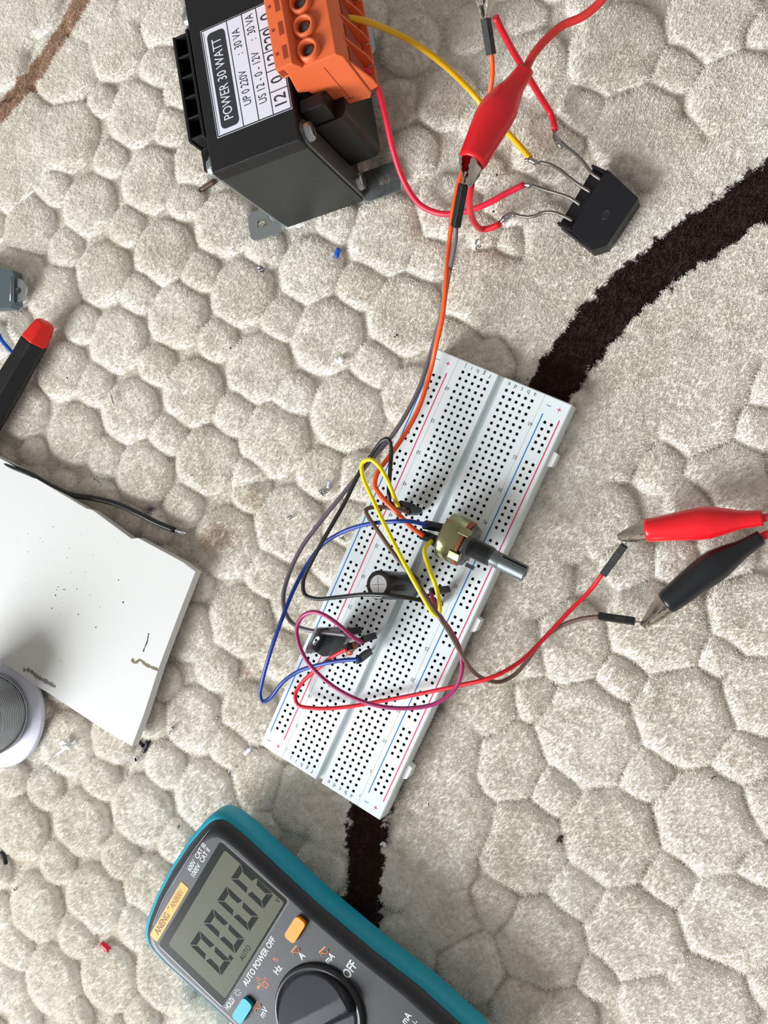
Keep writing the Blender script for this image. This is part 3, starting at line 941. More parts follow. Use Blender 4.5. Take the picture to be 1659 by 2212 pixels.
    for k in range(6):
        yc = Y0 + 4.4 + k * PIT
        Mr = Matrix.Translation((46.6, yc, 66.9))
        m.lathe([(3.9, 0), (3.9, 1.6), (3.3, 2.3), (2.75, 2.3), (2.5, 1.6), (2.4, .2)], 32, 0, Mr, cap=False)
        m.lathe([(2.45, .25), (0.01, .2)], 32, 1, Mr, cap=False)
        m.lathe([(1.9, .3), (1.9, .7), (0.01, .72)], 24, 2, Mr, cap=False)
        m.box((42.6, yc, 67.9), (1.6, .9, 1.6))
        if k < 5 and k % 2 == 0: m.box((46.6, yc + PIT / 2, 67.6), (1.0, 2.2, 1.4))
    m.build('screw_well', [M_orangeplastic, M_orangedark, M_steeldark], tb)
    m = MB(F0)
    for k in range(6):
        yc = Y0 + 4.4 + k * PIT
        m.box((39.9, yc + .3, 71.12), (1.8, 4.6, .12))
        m.box((37.0, yc + .6, 71.12), (1.0, 1.0, .12))
        m.box((56.75, yc, 52), (.3, 5.6, 12))
        m.box((42.4, yc + 4.1, 67.05), (1.8, 3.2, .2))
    m.box((36.7, Y0 - .02, 68.3), (1.9, .2, 3.0))
    m.build('recess', M_orangedark, tb)
    m = MB(F0); m.box((49, Y0 - .02, 52), (.25, .1, 22), M=Matrix.Translation((49, 0, 52)) @ Matrix.Rotation(0.0, 4, 'Y') @ Matrix.Translation((-49, 0, -52)))
    m.box((47, Y0 - .02, 41.5), (7, .1, .25))
    m.build('seam', M_orangedark, tb)
transformer()

# ------------------------------------------------------------------ wires
def P3(s):
    out = []
    for tok in s.split():
        x, y, z = map(float, tok.split(','))
        out.append(W(x, y, z))
    return out

def plug(parent, a, b, name='connector_housing', pin=6.0, L=None, roll=0):
    """square jumper housing from a (wire end) to b (pin end)"""
    d = (b - a); ln_ = L or d.length; d.normalize()
    M = frame(a, d, Vector((0.3, 0.2, 1)) if abs(d.z) < .8 else Vector((-0.4, 1, 0)))
    M = M @ Matrix.Rotation(math.radians(roll), 4, 'X')
    m = MB(M)
    h = 1.27
    m.box((ln_ * .5, 0, 0), (ln_, 2 * h, 2 * h * .96))
    o = m.build(name, M_housing, parent, bevel=.18)
    m = MB(M)
    m.box((ln_ * .62, 0, h * .98), (ln_ * .28, 1.5, .1), 0)
    m.box((ln_ * .02, 0, 0), (.12, 1.7, 1.7), 1)
    m.build('contact_window', [M_dark, M_nickel], o)
    if pin:
        m = MB(M); m.box((ln_ + pin / 2 - .3, 0, 0), (pin + .6, .62, .62))
        m.build('pin', M_nickel, parent)
    return a

def jumper(label, wmat, path, ends, r=0.76, roll=0):
    pts = spline(P3(path), 1.2)
    root = thing('jumper_wire', pts[len(pts) // 2], label, 'wire', 'jumper wires plugged into the breadboard')
    m = MB(); m.tube(pts, r, 12)
    m.build('insulation', wmat, root)
    for (a, b, pin) in ends:
        A = W(*a); Bp = W(*b)
        plug(root, A, Bp, pin=pin, roll=roll if a[2] > 30 else 0)
    return root

jumper('long orange jumper wire running from the top edge down to the potentiometer', W_orange,
       "1060,112,46 1063,140,43 1062,170,39 1054,215,35 1030,285,33 1006,345,32 990,400,31 980,445,30 971,520,27 964,600,29 956,680,27 942,745,24 930,800,20 905,880,20 870,945,21 838,990,24 815,1022,26 810,1048,27 826,1075,29 860,1110,28 890,1140,25.5 915,1158,24",
       [((1061, 118, 46), (1049, 40, 51), 4), ((911, 1155, 24), (941, 1166, 10.5), 5)], r=.88, roll=45)
jumper('grey jumper wire from the red clip at the top to beside the regulator', W_gray,
       "985,480,44 984,510,41 979,545,35 966,610,22 957,665,19 944,715,16.5 930,765,15 905,840,14 868,910,14 840,950,14 800,995,17 745,1062,18 690,1130,18 650,1185,18 624,1240,18 612,1288,19 617,1325,20 636,1350,21 665,1361,22 705,1366,23 750,1371,24",
       [((984, 490, 44), (1001, 398, 51), 4), ((742, 1367, 24), (775, 1362, 10.5), 5)], r=.85, roll=45)
jumper('black jumper wire looping off the board edge and back past the capacitor', W_black,
       "842,1096,24 840,1060,27 843,1010,28 845,968,29 839,948,30 826,952,29 802,984,27 780,1015,26 745,1085,25 705,1155,25 672,1215,24 655,1255,23 658,1283,23 680,1293,24 730,1290,28 790,1284,33 850,1287,34 890,1293,30 925,1300,25",
       [((842, 1092, 24), (866, 1099, 10.5), 5), ((916, 1298, 24), (950, 1304, 10.5), 5)])
jumper('blue jumper wire arching far out over the left edge of the board', W_blue,
       "922,1134,25 885,1126,30.5 840,1127,30 790,1133,26 740,1149,22 695,1178,19 662,1222,18 634,1275,21 606,1345,24 582,1415,23 567,1470,19 562,1503,16 568,1516,15 583,1508,15 612,1473,17 645,1450,18 690,1436,20 735,1427,23 778,1424,24",
       [((917, 1133, 24), (957, 1141, 10.5), 5), ((774, 1426, 24), (797, 1408, 10.5), 5)])
jumper('yellow jumper wire doubling back in a hairpin next to the capacitor', W_yellow,
       "862,1098,24 855,1082,27 838,1040,32 818,1006,31 798,992,31 782,1001,31 784,1030,31 800,1068,32 838,1148,35 876,1222,36.5 912,1287,35.5 933,1322,32 944,1331,31 950,1318,31 944,1275,30 926,1225,29 917,1195,28 920,1180,26 933,1168,24",
       [((862, 1090, 24), (893, 1098, 10.5), 5), ((932, 1164, 24), (951, 1180, 10.5), 5)])
jumper('brown jumper wire from the board out to the black crocodile clip', W_brown,
       "884,1108,24 862,1100,25 835,1096,25 802,1096,27 790,1101,28 796,1117,29 820,1152,30 850,1195,31 890,1245,32.5 925,1296,37.5 950,1334,40 970,1365,34 992,1404,29 1015,1442,22 1045,1466,12 1080,1473,7 1112,1457,4.5 1140,1425,4 1170,1385,4 1205,1356,4.5 1250,1338,6 1298,1331,7.5",
       [((880, 1104, 24), (905, 1104, 10.5), 5), ((1294, 1331, 7.5), (1371, 1342, 9), 6)])
jumper('purple jumper wire making a wide loop across the lower half of the board', W_purple,
       "783,1388,24 762,1376,27 732,1350,30 705,1331,32 680,1322,32 655,1330,31 641,1355,30 646,1393,29 666,1432,28 708,1474,27 758,1505,26 818,1525,25 880,1530,24 940,1520,23 980,1491,23 997,1452,24 994,1405,25 973,1362,27 953,1334,28 938,1305,28 931,1280,24",
       [((780, 1384, 24), (807, 1374, 10.5), 5), ((934, 1277, 24), (966, 1274, 10.5), 5)])
jumper('red jumper wire sweeping from the regulator across the board to the right red clip', W_red,
       "750,1402,24 722,1416,21 690,1441,16 655,1472,14 638,1500,13.5 643,1522,13.5 680,1530,13 740,1528,12.5 820,1515,12 900,1500,13 990,1481,15 1065,1462,16 1125,1428,12 1178,1376,8 1230,1320,6 1275,1275,6 1303,1237,8",
       [((745, 1400, 24), (772, 1392, 10.5), 5), ((1303, 1241, 8), (1349, 1178, 11), 6)])

def thick_wire(name, label, wmat, path, r, strip=None):
    pts = spline(P3(path), 1.5)
    root = thing(name, pts[len(pts) // 2], label, 'wire', 'thick insulated wires')
    m = MB(); m.tube(pts, r, 14); m.build('insulation', wmat, root)
    if strip:
        q = spline(P3(strip), .5)
        m = MB()
        for k in range(6):
            off = Vector((random.uniform(-.35, .35), random.uniform(-.35, .35), random.uniform(-.3, .3)))
            m.tube([p + off * (i / len(q) + .6) + Vector((random.uniform(-.12, .12), random.uniform(-.12, .12), 0)) for i, p in enumerate(q)], .22, 6)
        m.build('bare_strands', M_solder, root)
    return root
TY = 12.0
thick_wire('hookup_wire', 'thick amber yellow wire from the orange terminal strip to the second rectifier lead', W_amber,
           "748,38,52 790,46,48 850,70,38 910,103,28 970,150,18 1020,200,8 1060,250,4 1100,290,4 1145,341,5", 1.12, "1140,336,5 1150,346,5 1162,352,5")
thick_wire('hookup_wire', 'thick rose red wire from the orange terminal strip curving round to the third rectifier lead', W_pinkred,
           "775,147,44 795,156,42 815,190,36 832,250,26 848,320,16 872,390,8 905,440,4 950,461,3 1000,458,3 1050,441,3.5 1095,417,4 1133,398,5", 1.12, "1128,400,5 1140,398,5 1150,399,5")
thick_wire('hookup_wire', 'short thick red wire from the topmost metal clip to the upper rectifier lead', W_red,
           "1070,36,46 1082,62,42 1105,105,34 1135,155,24 1165,205,13 1188,243,4 1196,262,4 1198,280,4.5", 1.15, "1197,276,4.5 1199,288,4.5 1206,304,4.5")
thick_wire('hookup_wire', 'short red wire hooked from under the red clip to the lowest rectifier lead', W_red,
           "1018,396,46 1014,430,38 1017,460,25 1027,484,13 1043,495,3.5 1062,492,3.5 1082,482,4", 1.15, "1077,485,4 1090,474,4.2 1103,462,4.5")
thick_wire('hookup_wire', 'black wire with a stripped tinned end lying along the white board edge', W_black,
           "-60,955,6 -20,984,6 25,1008,7 65,1025,7 110,1050,6 150,1068,4 200,1076,3 250,1088,2.5 300,1110,3 340,1130,2.5 377,1145,2", 1.25, "372,1143,2 388,1149,1.8 403,1154,1.6")
thick_wire('hookup_wire', 'blue wire beside the black screwdriver handle at the left edge', wm('bright_blue', (20, 84, 180)),
           "-30,690,3 -8,715,3.5 6,738,4 18,752,4 30,766,3", 0.95)

# ------------------------------------------------------------------ crocodile clips
def clip(label, tip, nose, mid, tail, rubber, lead=None, leadmat=None, zt=8, jaw_open=2.3, wide=1.0, jw=1.9, jroll=math.pi / 2, roll=0.0, cat='clip'):
    """tip -> nose of the boot -> mid -> tail (pixel x,y,z each)"""
    T_, N_, Mi, E_ = [W(*p) for p in (tip, nose, mid, tail)]
    root = thing('crocodile_clip', (N_ + E_) / 2, label, cat, 'crocodile clips')
    ax = (N_ - T_).normalized()
    M = frame(T_, ax, (0, 0, 1)) @ Matrix.Rotation(roll, 4, 'X')
    L = (N_ - T_).length
    # jaws: tapered folded channels with teeth
    for s_ in (1, -1):
        m = MB(M @ Matrix.Rotation(jroll, 4, 'X'))
        Lj = L + 2.2
        n_ = 12; vs = []; fs = []
        for i in range(n_ + 1):
            u = i / n_; x = u * Lj
            hw = .75 + jw * min(1, u * 2.0); ht = .45 + 1.1 * u
            z0 = s_ * (.35 + jaw_open * u * .5)
            tooth = .35 * (i % 2)
            sec = [(-hw, z0 + s_ * tooth * .9), (-hw, z0 + s_ * ht * .8), (-hw * .55, z0 + s_ * ht * 1.15), (hw * .55, z0 + s_ * ht * 1.15), (hw, z0 + s_ * ht * .8), (hw, z0 + s_ * tooth * .9)]
            vs += [(x, y, z) for y, z in sec]
        for i in range(n_):
            for k in range(5):
                fs.append((i * 6 + k, i * 6 + k + 1, (i + 1) * 6 + k + 1, (i + 1) * 6 + k))
        fs.append(tuple(range(6)))
        m.add(vs, fs, 0, False)
        o = m.build('jaw', M_nickel, root)
        so = o.modifiers.new('thick', 'SOLIDIFY'); so.thickness = .4 * MM; so.offset = 0
    # boot: swept elliptical sections through nose, mid, tail
    pts = spline([N_, Mi, E_], 1.0)
    n_ = len(pts); seg = 28; vs = []; fs = []
    prof = [(0, 3.6, 4.6), (.03, 4.0, 4.9), (.15, 4.3, 5.1), (.32, 4.9, 5.3), (.48, 5.4, 5.4), (.58, 5.3, 5.2), (.70, 4.2, 4.3), (.82, 3.0, 3.2), (.95, 2.6, 2.6), (1.0, 2.5, 2.5)]
    def pr(u, k):
        for a, b in zip(prof[:-1], prof[1:]):
            if u <= b[0]:
                f = (u - a[0]) / (b[0] - a[0]); return a[k] + (b[k] - a[k]) * f
        return prof[-1][k]
    rings = []
    for i, p in enumerate(pts):
        tg = (pts[min(i + 1, n_ - 1)] - pts[max(i - 1, 0)]).normalized()
        F = frame(p, tg) @ Matrix.Rotation(roll, 4, 'X')
        u = i / (n_ - 1)
        rings.append([F @ Vector((0, pr(u, 1) * wide * math.cos(2 * math.pi * k / seg), pr(u, 2) * .92 * math.sin(2 * math.pi * k / seg))) for k in range(seg)])
    def inner(i, f):
        c = sum(rings[i], Vector()) / seg
        return [c + (q - c) * f for q in rings[i]]
    # hollow mouth and hollow tail
    allr = [inner(min(6, n_ - 1), .60), inner(1, .80), inner(0, .82)] + rings + [inner(n_ - 1, .72), inner(n_ - 4, .55)]
    m = MB()
    vs = [q for r in allr for q in r]
    for i in range(len(allr) - 1):
        for k in range(seg):
            fs.append((i * seg + k, i * seg + (k + 1) % seg, (i + 1) * seg + (k + 1) % seg, (i + 1) * seg + k))
    fs.append(tuple(range(seg))[::-1]); fs.append(tuple(range((len(allr) - 1) * seg, len(allr) * seg)))
    m.add(vs, fs, 0, True)
    m.build('rubber_boot', rubber, root)
    if lead:
        q = spline([pts[n_ - 5]] + [E_] + P3(lead), 1.5)
        m = MB(); m.tube(q, 1.35, 14); m.build('lead', leadmat, root)
    return root

clip('red crocodile clip in the upper middle, gripping the grey jumper and trailing a red lead', (1009, 402, 51), (1018, 352, 49), (1075, 240, 44), (1135, 150, 40), M_redrubber,
     "1152,118,39 1180,85,37 1215,55,35 1260,35,34 1300,0,34 1330,-50,36", W_clipred, wide=1.2, jw=2.2, jaw_open=3.2, jroll=1.35)
clip('red crocodile clip at the right edge, biting the red jumper pin', (1335, 1161, 11), (1395, 1146, 11), (1540, 1128, 12), (1648, 1119, 12), M_redrubber,
     "1690,1112,12 1760,1100,11 1850,1090,10", W_clipred, wide=1.0, jroll=2.25)
clip('black crocodile clip at the right edge, biting the brown jumper pin', (1388, 1352, 9), (1438, 1303, 10), (1540, 1225, 11), (1645, 1160, 11), M_blackrubber,
     "1665,1152,11 1720,1130,10 1830,1110,10", W_red, wide=1.0, roll=.6)
clip('bare metal crocodile clip jaws hanging in from the top edge above the orange jumper', (1047, 38, 52), (1052, -50, 58), (1056, -120, 60), (1060, -220, 60), M_blackrubber,
     None, None, wide=1.0, roll=.3, jw=2.8, jaw_open=5.0, jroll=1.2)

# ------------------------------------------------------------------ bridge rectifier
def rectifier():
    Z0 = 1.0; ZT = 8.0
    def Q(px, py, z): return W(px, py, z)
    o = Q(1206, 488, 6); e = Q(1283, 360, 6)
    ex = (e - o); ex.z = 0; wlen = ex.length; ex.normalize(); ey = Vector((ex.y, -ex.x, 0))
    F0 = Matrix(((ex.x, ey.x, 0, o.x), (ex.y, ey.y, 0, o.y), (0, 0, 1, 0), (0, 0, 0, 1)))
    # local: x along the lead side, y away from the leads
    Fi = F0.inverted()
    L = lambda px, py, z: Fi @ W(px, py, z)
    root = thing('bridge_rectifier', F0 @ Vector((wlen / 2, 9, Z0)), 'flat black bridge rectifier with four bent leads, right of the red clip', 'electronic component')
    pts = [L(1279, 540, ZT), L(1311, 530, ZT), L(1379, 428, ZT), L(1313, 366, ZT)]
    sh = [L(1238, 497, ZT), L(1298, 378, ZT)]
    c1, c2, c3, c4 = [(p.x, p.y) for p in pts]
    ysh = (sh[0].y + sh[1].y) / 2
    m = MB(F0)
    outline = [(0, 0), c1, c2, c3, c4, (wlen, 0)]
    full = [(0, 0), (wlen, 0), c4, c3, c2, c1]
    m.prism([(0.3, 0)] + [(wlen - .3, 0)] + [c4, c3, c2, c1], Z0, ZT - 2.2)
    m.prism([(c1[0] * 0 + .3, ysh), (wlen - .3, ysh), c4, c3, c2, c1], ZT - 2.2, ZT)
    m.prism([(0, -.2), (1.0, -.2), (1.0, ysh + .3), (0.1, ysh + .3)], ZT - 2.2, ZT)
    m.prism([(wlen - 1.0, -.2), (wlen, -.2), (wlen, ysh + .3), (wlen - 1.0, ysh + .3)], ZT - 2.2, ZT)
    m.build('body', M_epoxy, root, bevel=.35)
    c = L(1309, 464, ZT)
    m = MB(F0 @ Matrix.Translation((c.x, c.y, 0)))
    m.lathe([(1.75, ZT + .02), (1.7, ZT + .15), (1.45, ZT + .15), (1.2, ZT - .3), (0.01, ZT - .35)], 28)
    m.build('centre_dimple', mat('epoxy_glossy', lin(34, 35, 38), .25), root)
    leads = ["1298,388,6.5 1278,374,7 1262,352,6.5 1240,330,6 1222,316,5 1208,303,4.5",
             "1276,415,6.5 1255,402,7 1230,384,7 1210,367,6.5 1190,356,5.5 1166,350,5",
             "1254,443,6.5 1232,428,7 1205,418,6.5 1180,411,6 1160,404,5.5 1144,399,5",
             "1238,478,6.5 1218,467,7 1195,459,6.5 1175,459,6 1150,468,5.5 1125,467,5 1105,461,4.5"]
    for s_ in leads:
        m = MB(); m.tube(spline(P3(s_), .8), .62, 10); m.build('lead', M_lead, root)
    blobs = ["1196,284,4.5 1200,295,4.8 1205,305,4.8 1214,320,4.8", "1133,347,5 1142,344,5 1155,350,5.2 1166,352,5", "1130,398,5 1140,399,5.3 1152,400,5", "1080,482,4.3 1092,470,4.6 1103,463,4.8 1113,466,5"]
    for s_ in blobs:
        pt = spline(P3(s_), .5); k_ = len(pt)
        m = MB(); m.tube(pt, 1, 9, rad=[.35 + .85 * math.sin(math.pi * (i + .5) / k_) * random.uniform(.75, 1.15) for i in range(k_)], jitter=.22)
        m.build('solder_joint', M_solder, root)
rectifier()

# ------------------------------------------------------------------ parts plugged into the board
def capacitor():
    a = W(884, 1266, 11); b = W(817, 1263, 32)
    root = thing('electrolytic_capacitor', a, 'black cylindrical electrolytic capacitor with a silver cross-scored top, standing on the board', 'electronic component')
    d = (b - a); L = d.length
    M = Matrix.Translation(a) @ d.to_track_quat('Z', 'Y').to_matrix().to_4x4()
    m = MB(M)
    m.lathe([(4.6, 0), (5.0, .5), (5.0, 1.4), (4.7, 1.9), (4.7, 2.3), (5.0, 2.8), (5.0, L - .5), (4.75, L - .05), (4.2, L), (3.35, L - .02)], 48, cap=False)
    m.build('sleeve', mat('capacitor_sleeve', lin(22, 19, 21), .28, spec=.6), root)
    m = MB(M)
    m.lathe([(3.45, L - .04), (2.8, L - .02), (0.01, L - .02)], 48, cap=False)
    for k in (0, 1): m.box((0, 0, L - .01), (5.4, .16, .05), 1, M=Matrix.Rotation(math.radians(20 + 90 * k), 4, 'Z'))
    m.build('aluminium_top', [mat('aluminium', lin(225, 225, 226), .28, metal=.85), M_steeldark], root)
    # pale polarity stripe down one side
    m = MB(M)
    base = math.radians(-115)
    n = 8
    # choose the side facing the lower edge of the board
    best = None
    for q in range(48):
        v = M.to_3x3() @ Vector((math.cos(q * math.pi / 24), math.sin(q * math.pi / 24), 0))
        if best is None or v.dot(Vector((-.35, -1, 0))) > best[0]: best = (v.dot(Vector((-.35, -1, 0))), q * math.pi / 24)
    a0 = best[1]
    vs = []; fs = []
    for i in range(n + 1):
        t = a0 - .42 + .84 * i / n
        vs += [(5.03 * math.cos(t), 5.03 * math.sin(t), 3), (5.03 * math.cos(t), 5.03 * math.sin(t), L - .7)]
    for i in range(n): fs.append((2 * i, 2 * i + 2, 2 * i + 3, 2 * i + 1))
    m.add(vs, fs, 0, True)
    m.build('polarity_stripe', mat('stripe_grey', lin(96, 98, 110), .35), root)
    for s_ in (-1, 1):
        m = MB(); p = a + (M.to_3x3() @ Vector((1.8 * s_, 0, 0)))
        m.cyl(p, Vector((p.x, p.y, 7.5)), .3, 8); m.build('lead', M_lead, root)
capacitor()

def potentiometer():
    V0, ZC = 102.6, 18.2
    root = thing('potentiometer', B(0, V0, BTOP), 'rotary potentiometer with a green-gold can and knurled split shaft, plugged in the board', 'electronic component')
    M = BM @ Matrix(((0, 0, 1, 0), (1, 0, 0, V0), (0, 1, 0, ZC), (0, 0, 0, 1)))   # local z -> u, x -> v, y -> z
    M_can = mat('passivated_can', lin(158, 158, 118), .26, metal=.9, rvar=.1, bscale=200, var=.25, vscale=120)
    m = MB(M)
    m.lathe([(.01, -6.3), (7.2, -6.3), (8.3, -5.7), (8.4, -5.0), (8.4, 1.2), (7.7, 1.25)], 56, cap=False)
    can = m.build('can', M_can, root)
    m = MB(M); m.lathe([(.01, 1.0), (8.2, 1.0), (8.25, 2.4), (.01, 2.4)], 56, cap=False)
    m.build('phenolic_wafer', mat('phenolic', lin(150, 84, 52), .5, bump=.2), root)
    m = MB(M)
    m.lathe([(.01, 2.4), (7.0, 2.4), (7.4, 2.8), (7.4, 3.8), (5.2, 4.6), (.01, 4.6)], 48, cap=False)
    m.build('front_plate', M_steeldark, root)
    # folded lugs holding the can
    for ang in (58, 122, 238, 302):
        m = MB(M @ Matrix.Rotation(math.radians(ang), 4, 'Z'))
        m.box((8.55, 0, 1.8), (.5, 3.0, 4.2)); m.box((7.6, 0, 3.75), (2.2, 3.0, .5))
        m.build('crimp_lug', M_can, root, bevel=.15)
    m = MB(M)
    prof = [(3.6, 4.4)]
    z = 4.8
    while z < 12.2:
        prof += [(3.55, z), (3.15, z + .3)]; z += .62
    prof += [(3.4, 12.4), (.01, 12.4)]
    m.lathe(prof, 40, sm=False, cap=False)
    m.build('threaded_bushing', M_steeldark, root)
    m = MB(M)
    n = 36
    def ring(r, z):
        return [((r + (.12 if k % 2 else 0)) * math.cos(2 * math.pi * k / n), (r + (.12 if k % 2 else 0)) * math.sin(2 * math.pi * k / n), z) for k in range(n)]
    # knurled split shaft: two half shells with a slot between
    for s_ in (0, 1):
        half = [(2.75 * math.cos(math.pi * (k / 16)), .45 + 2.45 * math.sin(math.pi * k / 16)) for k in range(17)]
        half = [(x * (1.0 if k % 2 else .96), y) for k, (x, y) in enumerate(half)]
        m.prism(half, 16.0, 25.4, M=Matrix.Rotation(math.pi * s_ + math.radians(35), 4, 'Z'))
    m.lathe([(2.9, 12.3), (2.9, 16.2), (.01, 16.2)], 32, cap=False)
    m.build('shaft', mat('shaft_aluminium', lin(118, 124, 126), .42, metal=.8, rvar=.15), root, bevel=.12)
    for k in (-1, 0, 1):
        m = MB(BM)
        m.box((1.7, V0 + 5 * k, 8.4), (.6, 1.5, 5.0)); m.build('terminal_pin', M_steel, root)
    m = MB(BM); m.box((5.2, V0 - 7.2, 11.5), (3.4, 1.4, .8)); m.box((6.2, V0 + 6.6, 24.0), (1.2, 1.6, .5))
    m.build('locating_tab', M_steeldark, root)
potentiometer()

def regulator():
    a = W(736, 1391, 12)
    cx, cy = a.x, a.y
    root = thing('voltage_regulator', (cx, cy, BTOP), 'black three-legged voltage regulator with a metal tab, standing at the left rail of the board', 'electronic component')
    # board-aligned frame: x = u direction, y = v direction
    M = Matrix.Translation((cx, cy, 0)) @ Matrix.Rotation(BA, 4, 'Z') @ Matrix.Rotation(math.radians(-7), 4, 'Y')
    m = MB(M)
    m.prism([(-2.0, -5.0), (1.2, -5.0), (2.4, -4.2), (2.4, 4.2), (1.2, 5.0), (-2.0, 5.0)], 11.5, 20.5)
    m.build('body', M_epoxy, root, bevel=.3)
    m = MB(M)
    m.prism([(-2.9, -5.1), (-2.0, -5.1), (-2.0, 5.1), (-2.9, 5.1)], 11.5, 21.5)
    Ms = Matrix(((0, 0, 1, -2.9), (1, 0, 0, 0), (0, 1, 0, 0), (0, 0, 0, 1)))
    n = 24
    outer = []
    for k in range(n):
        t = 2 * math.pi * k / n
        c_, s_ = math.cos(t), math.sin(t)
        q = 1 / max(abs(c_) / 5.1, abs(s_) / 3.0)
        outer.append((c_ * q, 24.4 + s_ * q))
    inner = [(1.85 * math.cos(2 * math.pi * k / n), 24.4 + 1.85 * math.sin(2 * math.pi * k / n)) for k in range(n)]
    vs = [(*p, 0) for p in outer] + [(*p, 0) for p in inner] + [(*p, .9) for p in outer] + [(*p, .9) for p in inner]
    fs = []
    for i in range(n):
        j = (i + 1) % n
        fs += [(i, j, n + j, n + i), (2 * n + i, 3 * n + i, 3 * n + j, 2 * n + j), (i, 2 * n + i, 2 * n + j, j), (n + i, n + j, 3 * n + j, 3 * n + i)]
    m.add(vs, fs, 0, False, Ms)
    m.build('metal_tab', M_steel, root)
    for k in (-1, 0, 1):
        m = MB(M); m.box((0, k * 2.54, 9.5), (.5, .8, 5)); m.build('leg', M_lead, root)
regulator()

def resistor():
    a = W(771, 1388, 20); b = W(742, 1424, 13)
    root = thing('resistor', Vector((b.x, b.y, BTOP)), 'tan banded resistor tucked between the jumper plugs near the regulator', 'electronic component')
    d = b - a
    M = Matrix.Translation(a) @ d.to_track_quat('Z', 'Y').to_matrix().to_4x4()
    L = d.length; s0 = L * .12; q = 6.6
    m = MB(M)
    m.lathe([(.3, s0 - .1), (1.2, s0 + .2), (1.35, s0 + .9), (1.1, s0 + 1.7), (1.05, s0 + q / 2), (1.1, s0 + q - 1.7), (1.35, s0 + q - .9), (1.2, s0 + q - .2), (.3, s0 + q + .1)], 20)
    bd = m.build('body', mat('resistor_tan', lin(184, 122, 90), .4), root)
    for z_, c_ in ((.95, (120, 60, 40)), (2.3, (90, 44, 34)), (3.6, (120, 50, 34)), (5.7, (230, 84, 30))):
        m = MB(M); r_ = 1.38 if z_ < 1.2 or z_ > 5.2 else 1.14
        m.lathe([(r_, s0 + z_ - .3), (r_, s0 + z_ + .3)], 20, cap=False)
        m.build('colour_band', mat('band', lin(*c_), .4), bd)
    tail = a - d.normalized() * 1.0
    m = MB(); m.tube(spline([a + d.normalized() * s0, a - d.normalized() * .8, W(781, 1373, 22), W(786, 1378, 15), W(792, 1384, 8)], .6), .28, 8)
    m.build('lead', M_nickel, root)
    m = MB(); e_ = a + d.normalized() * (s0 + q)
    m.tube(spline([e_, b, W(738, 1432, 11), W(742, 1434, 8)], .6), .28, 8)
    m.build('lead', M_nickel, root)
resistor()

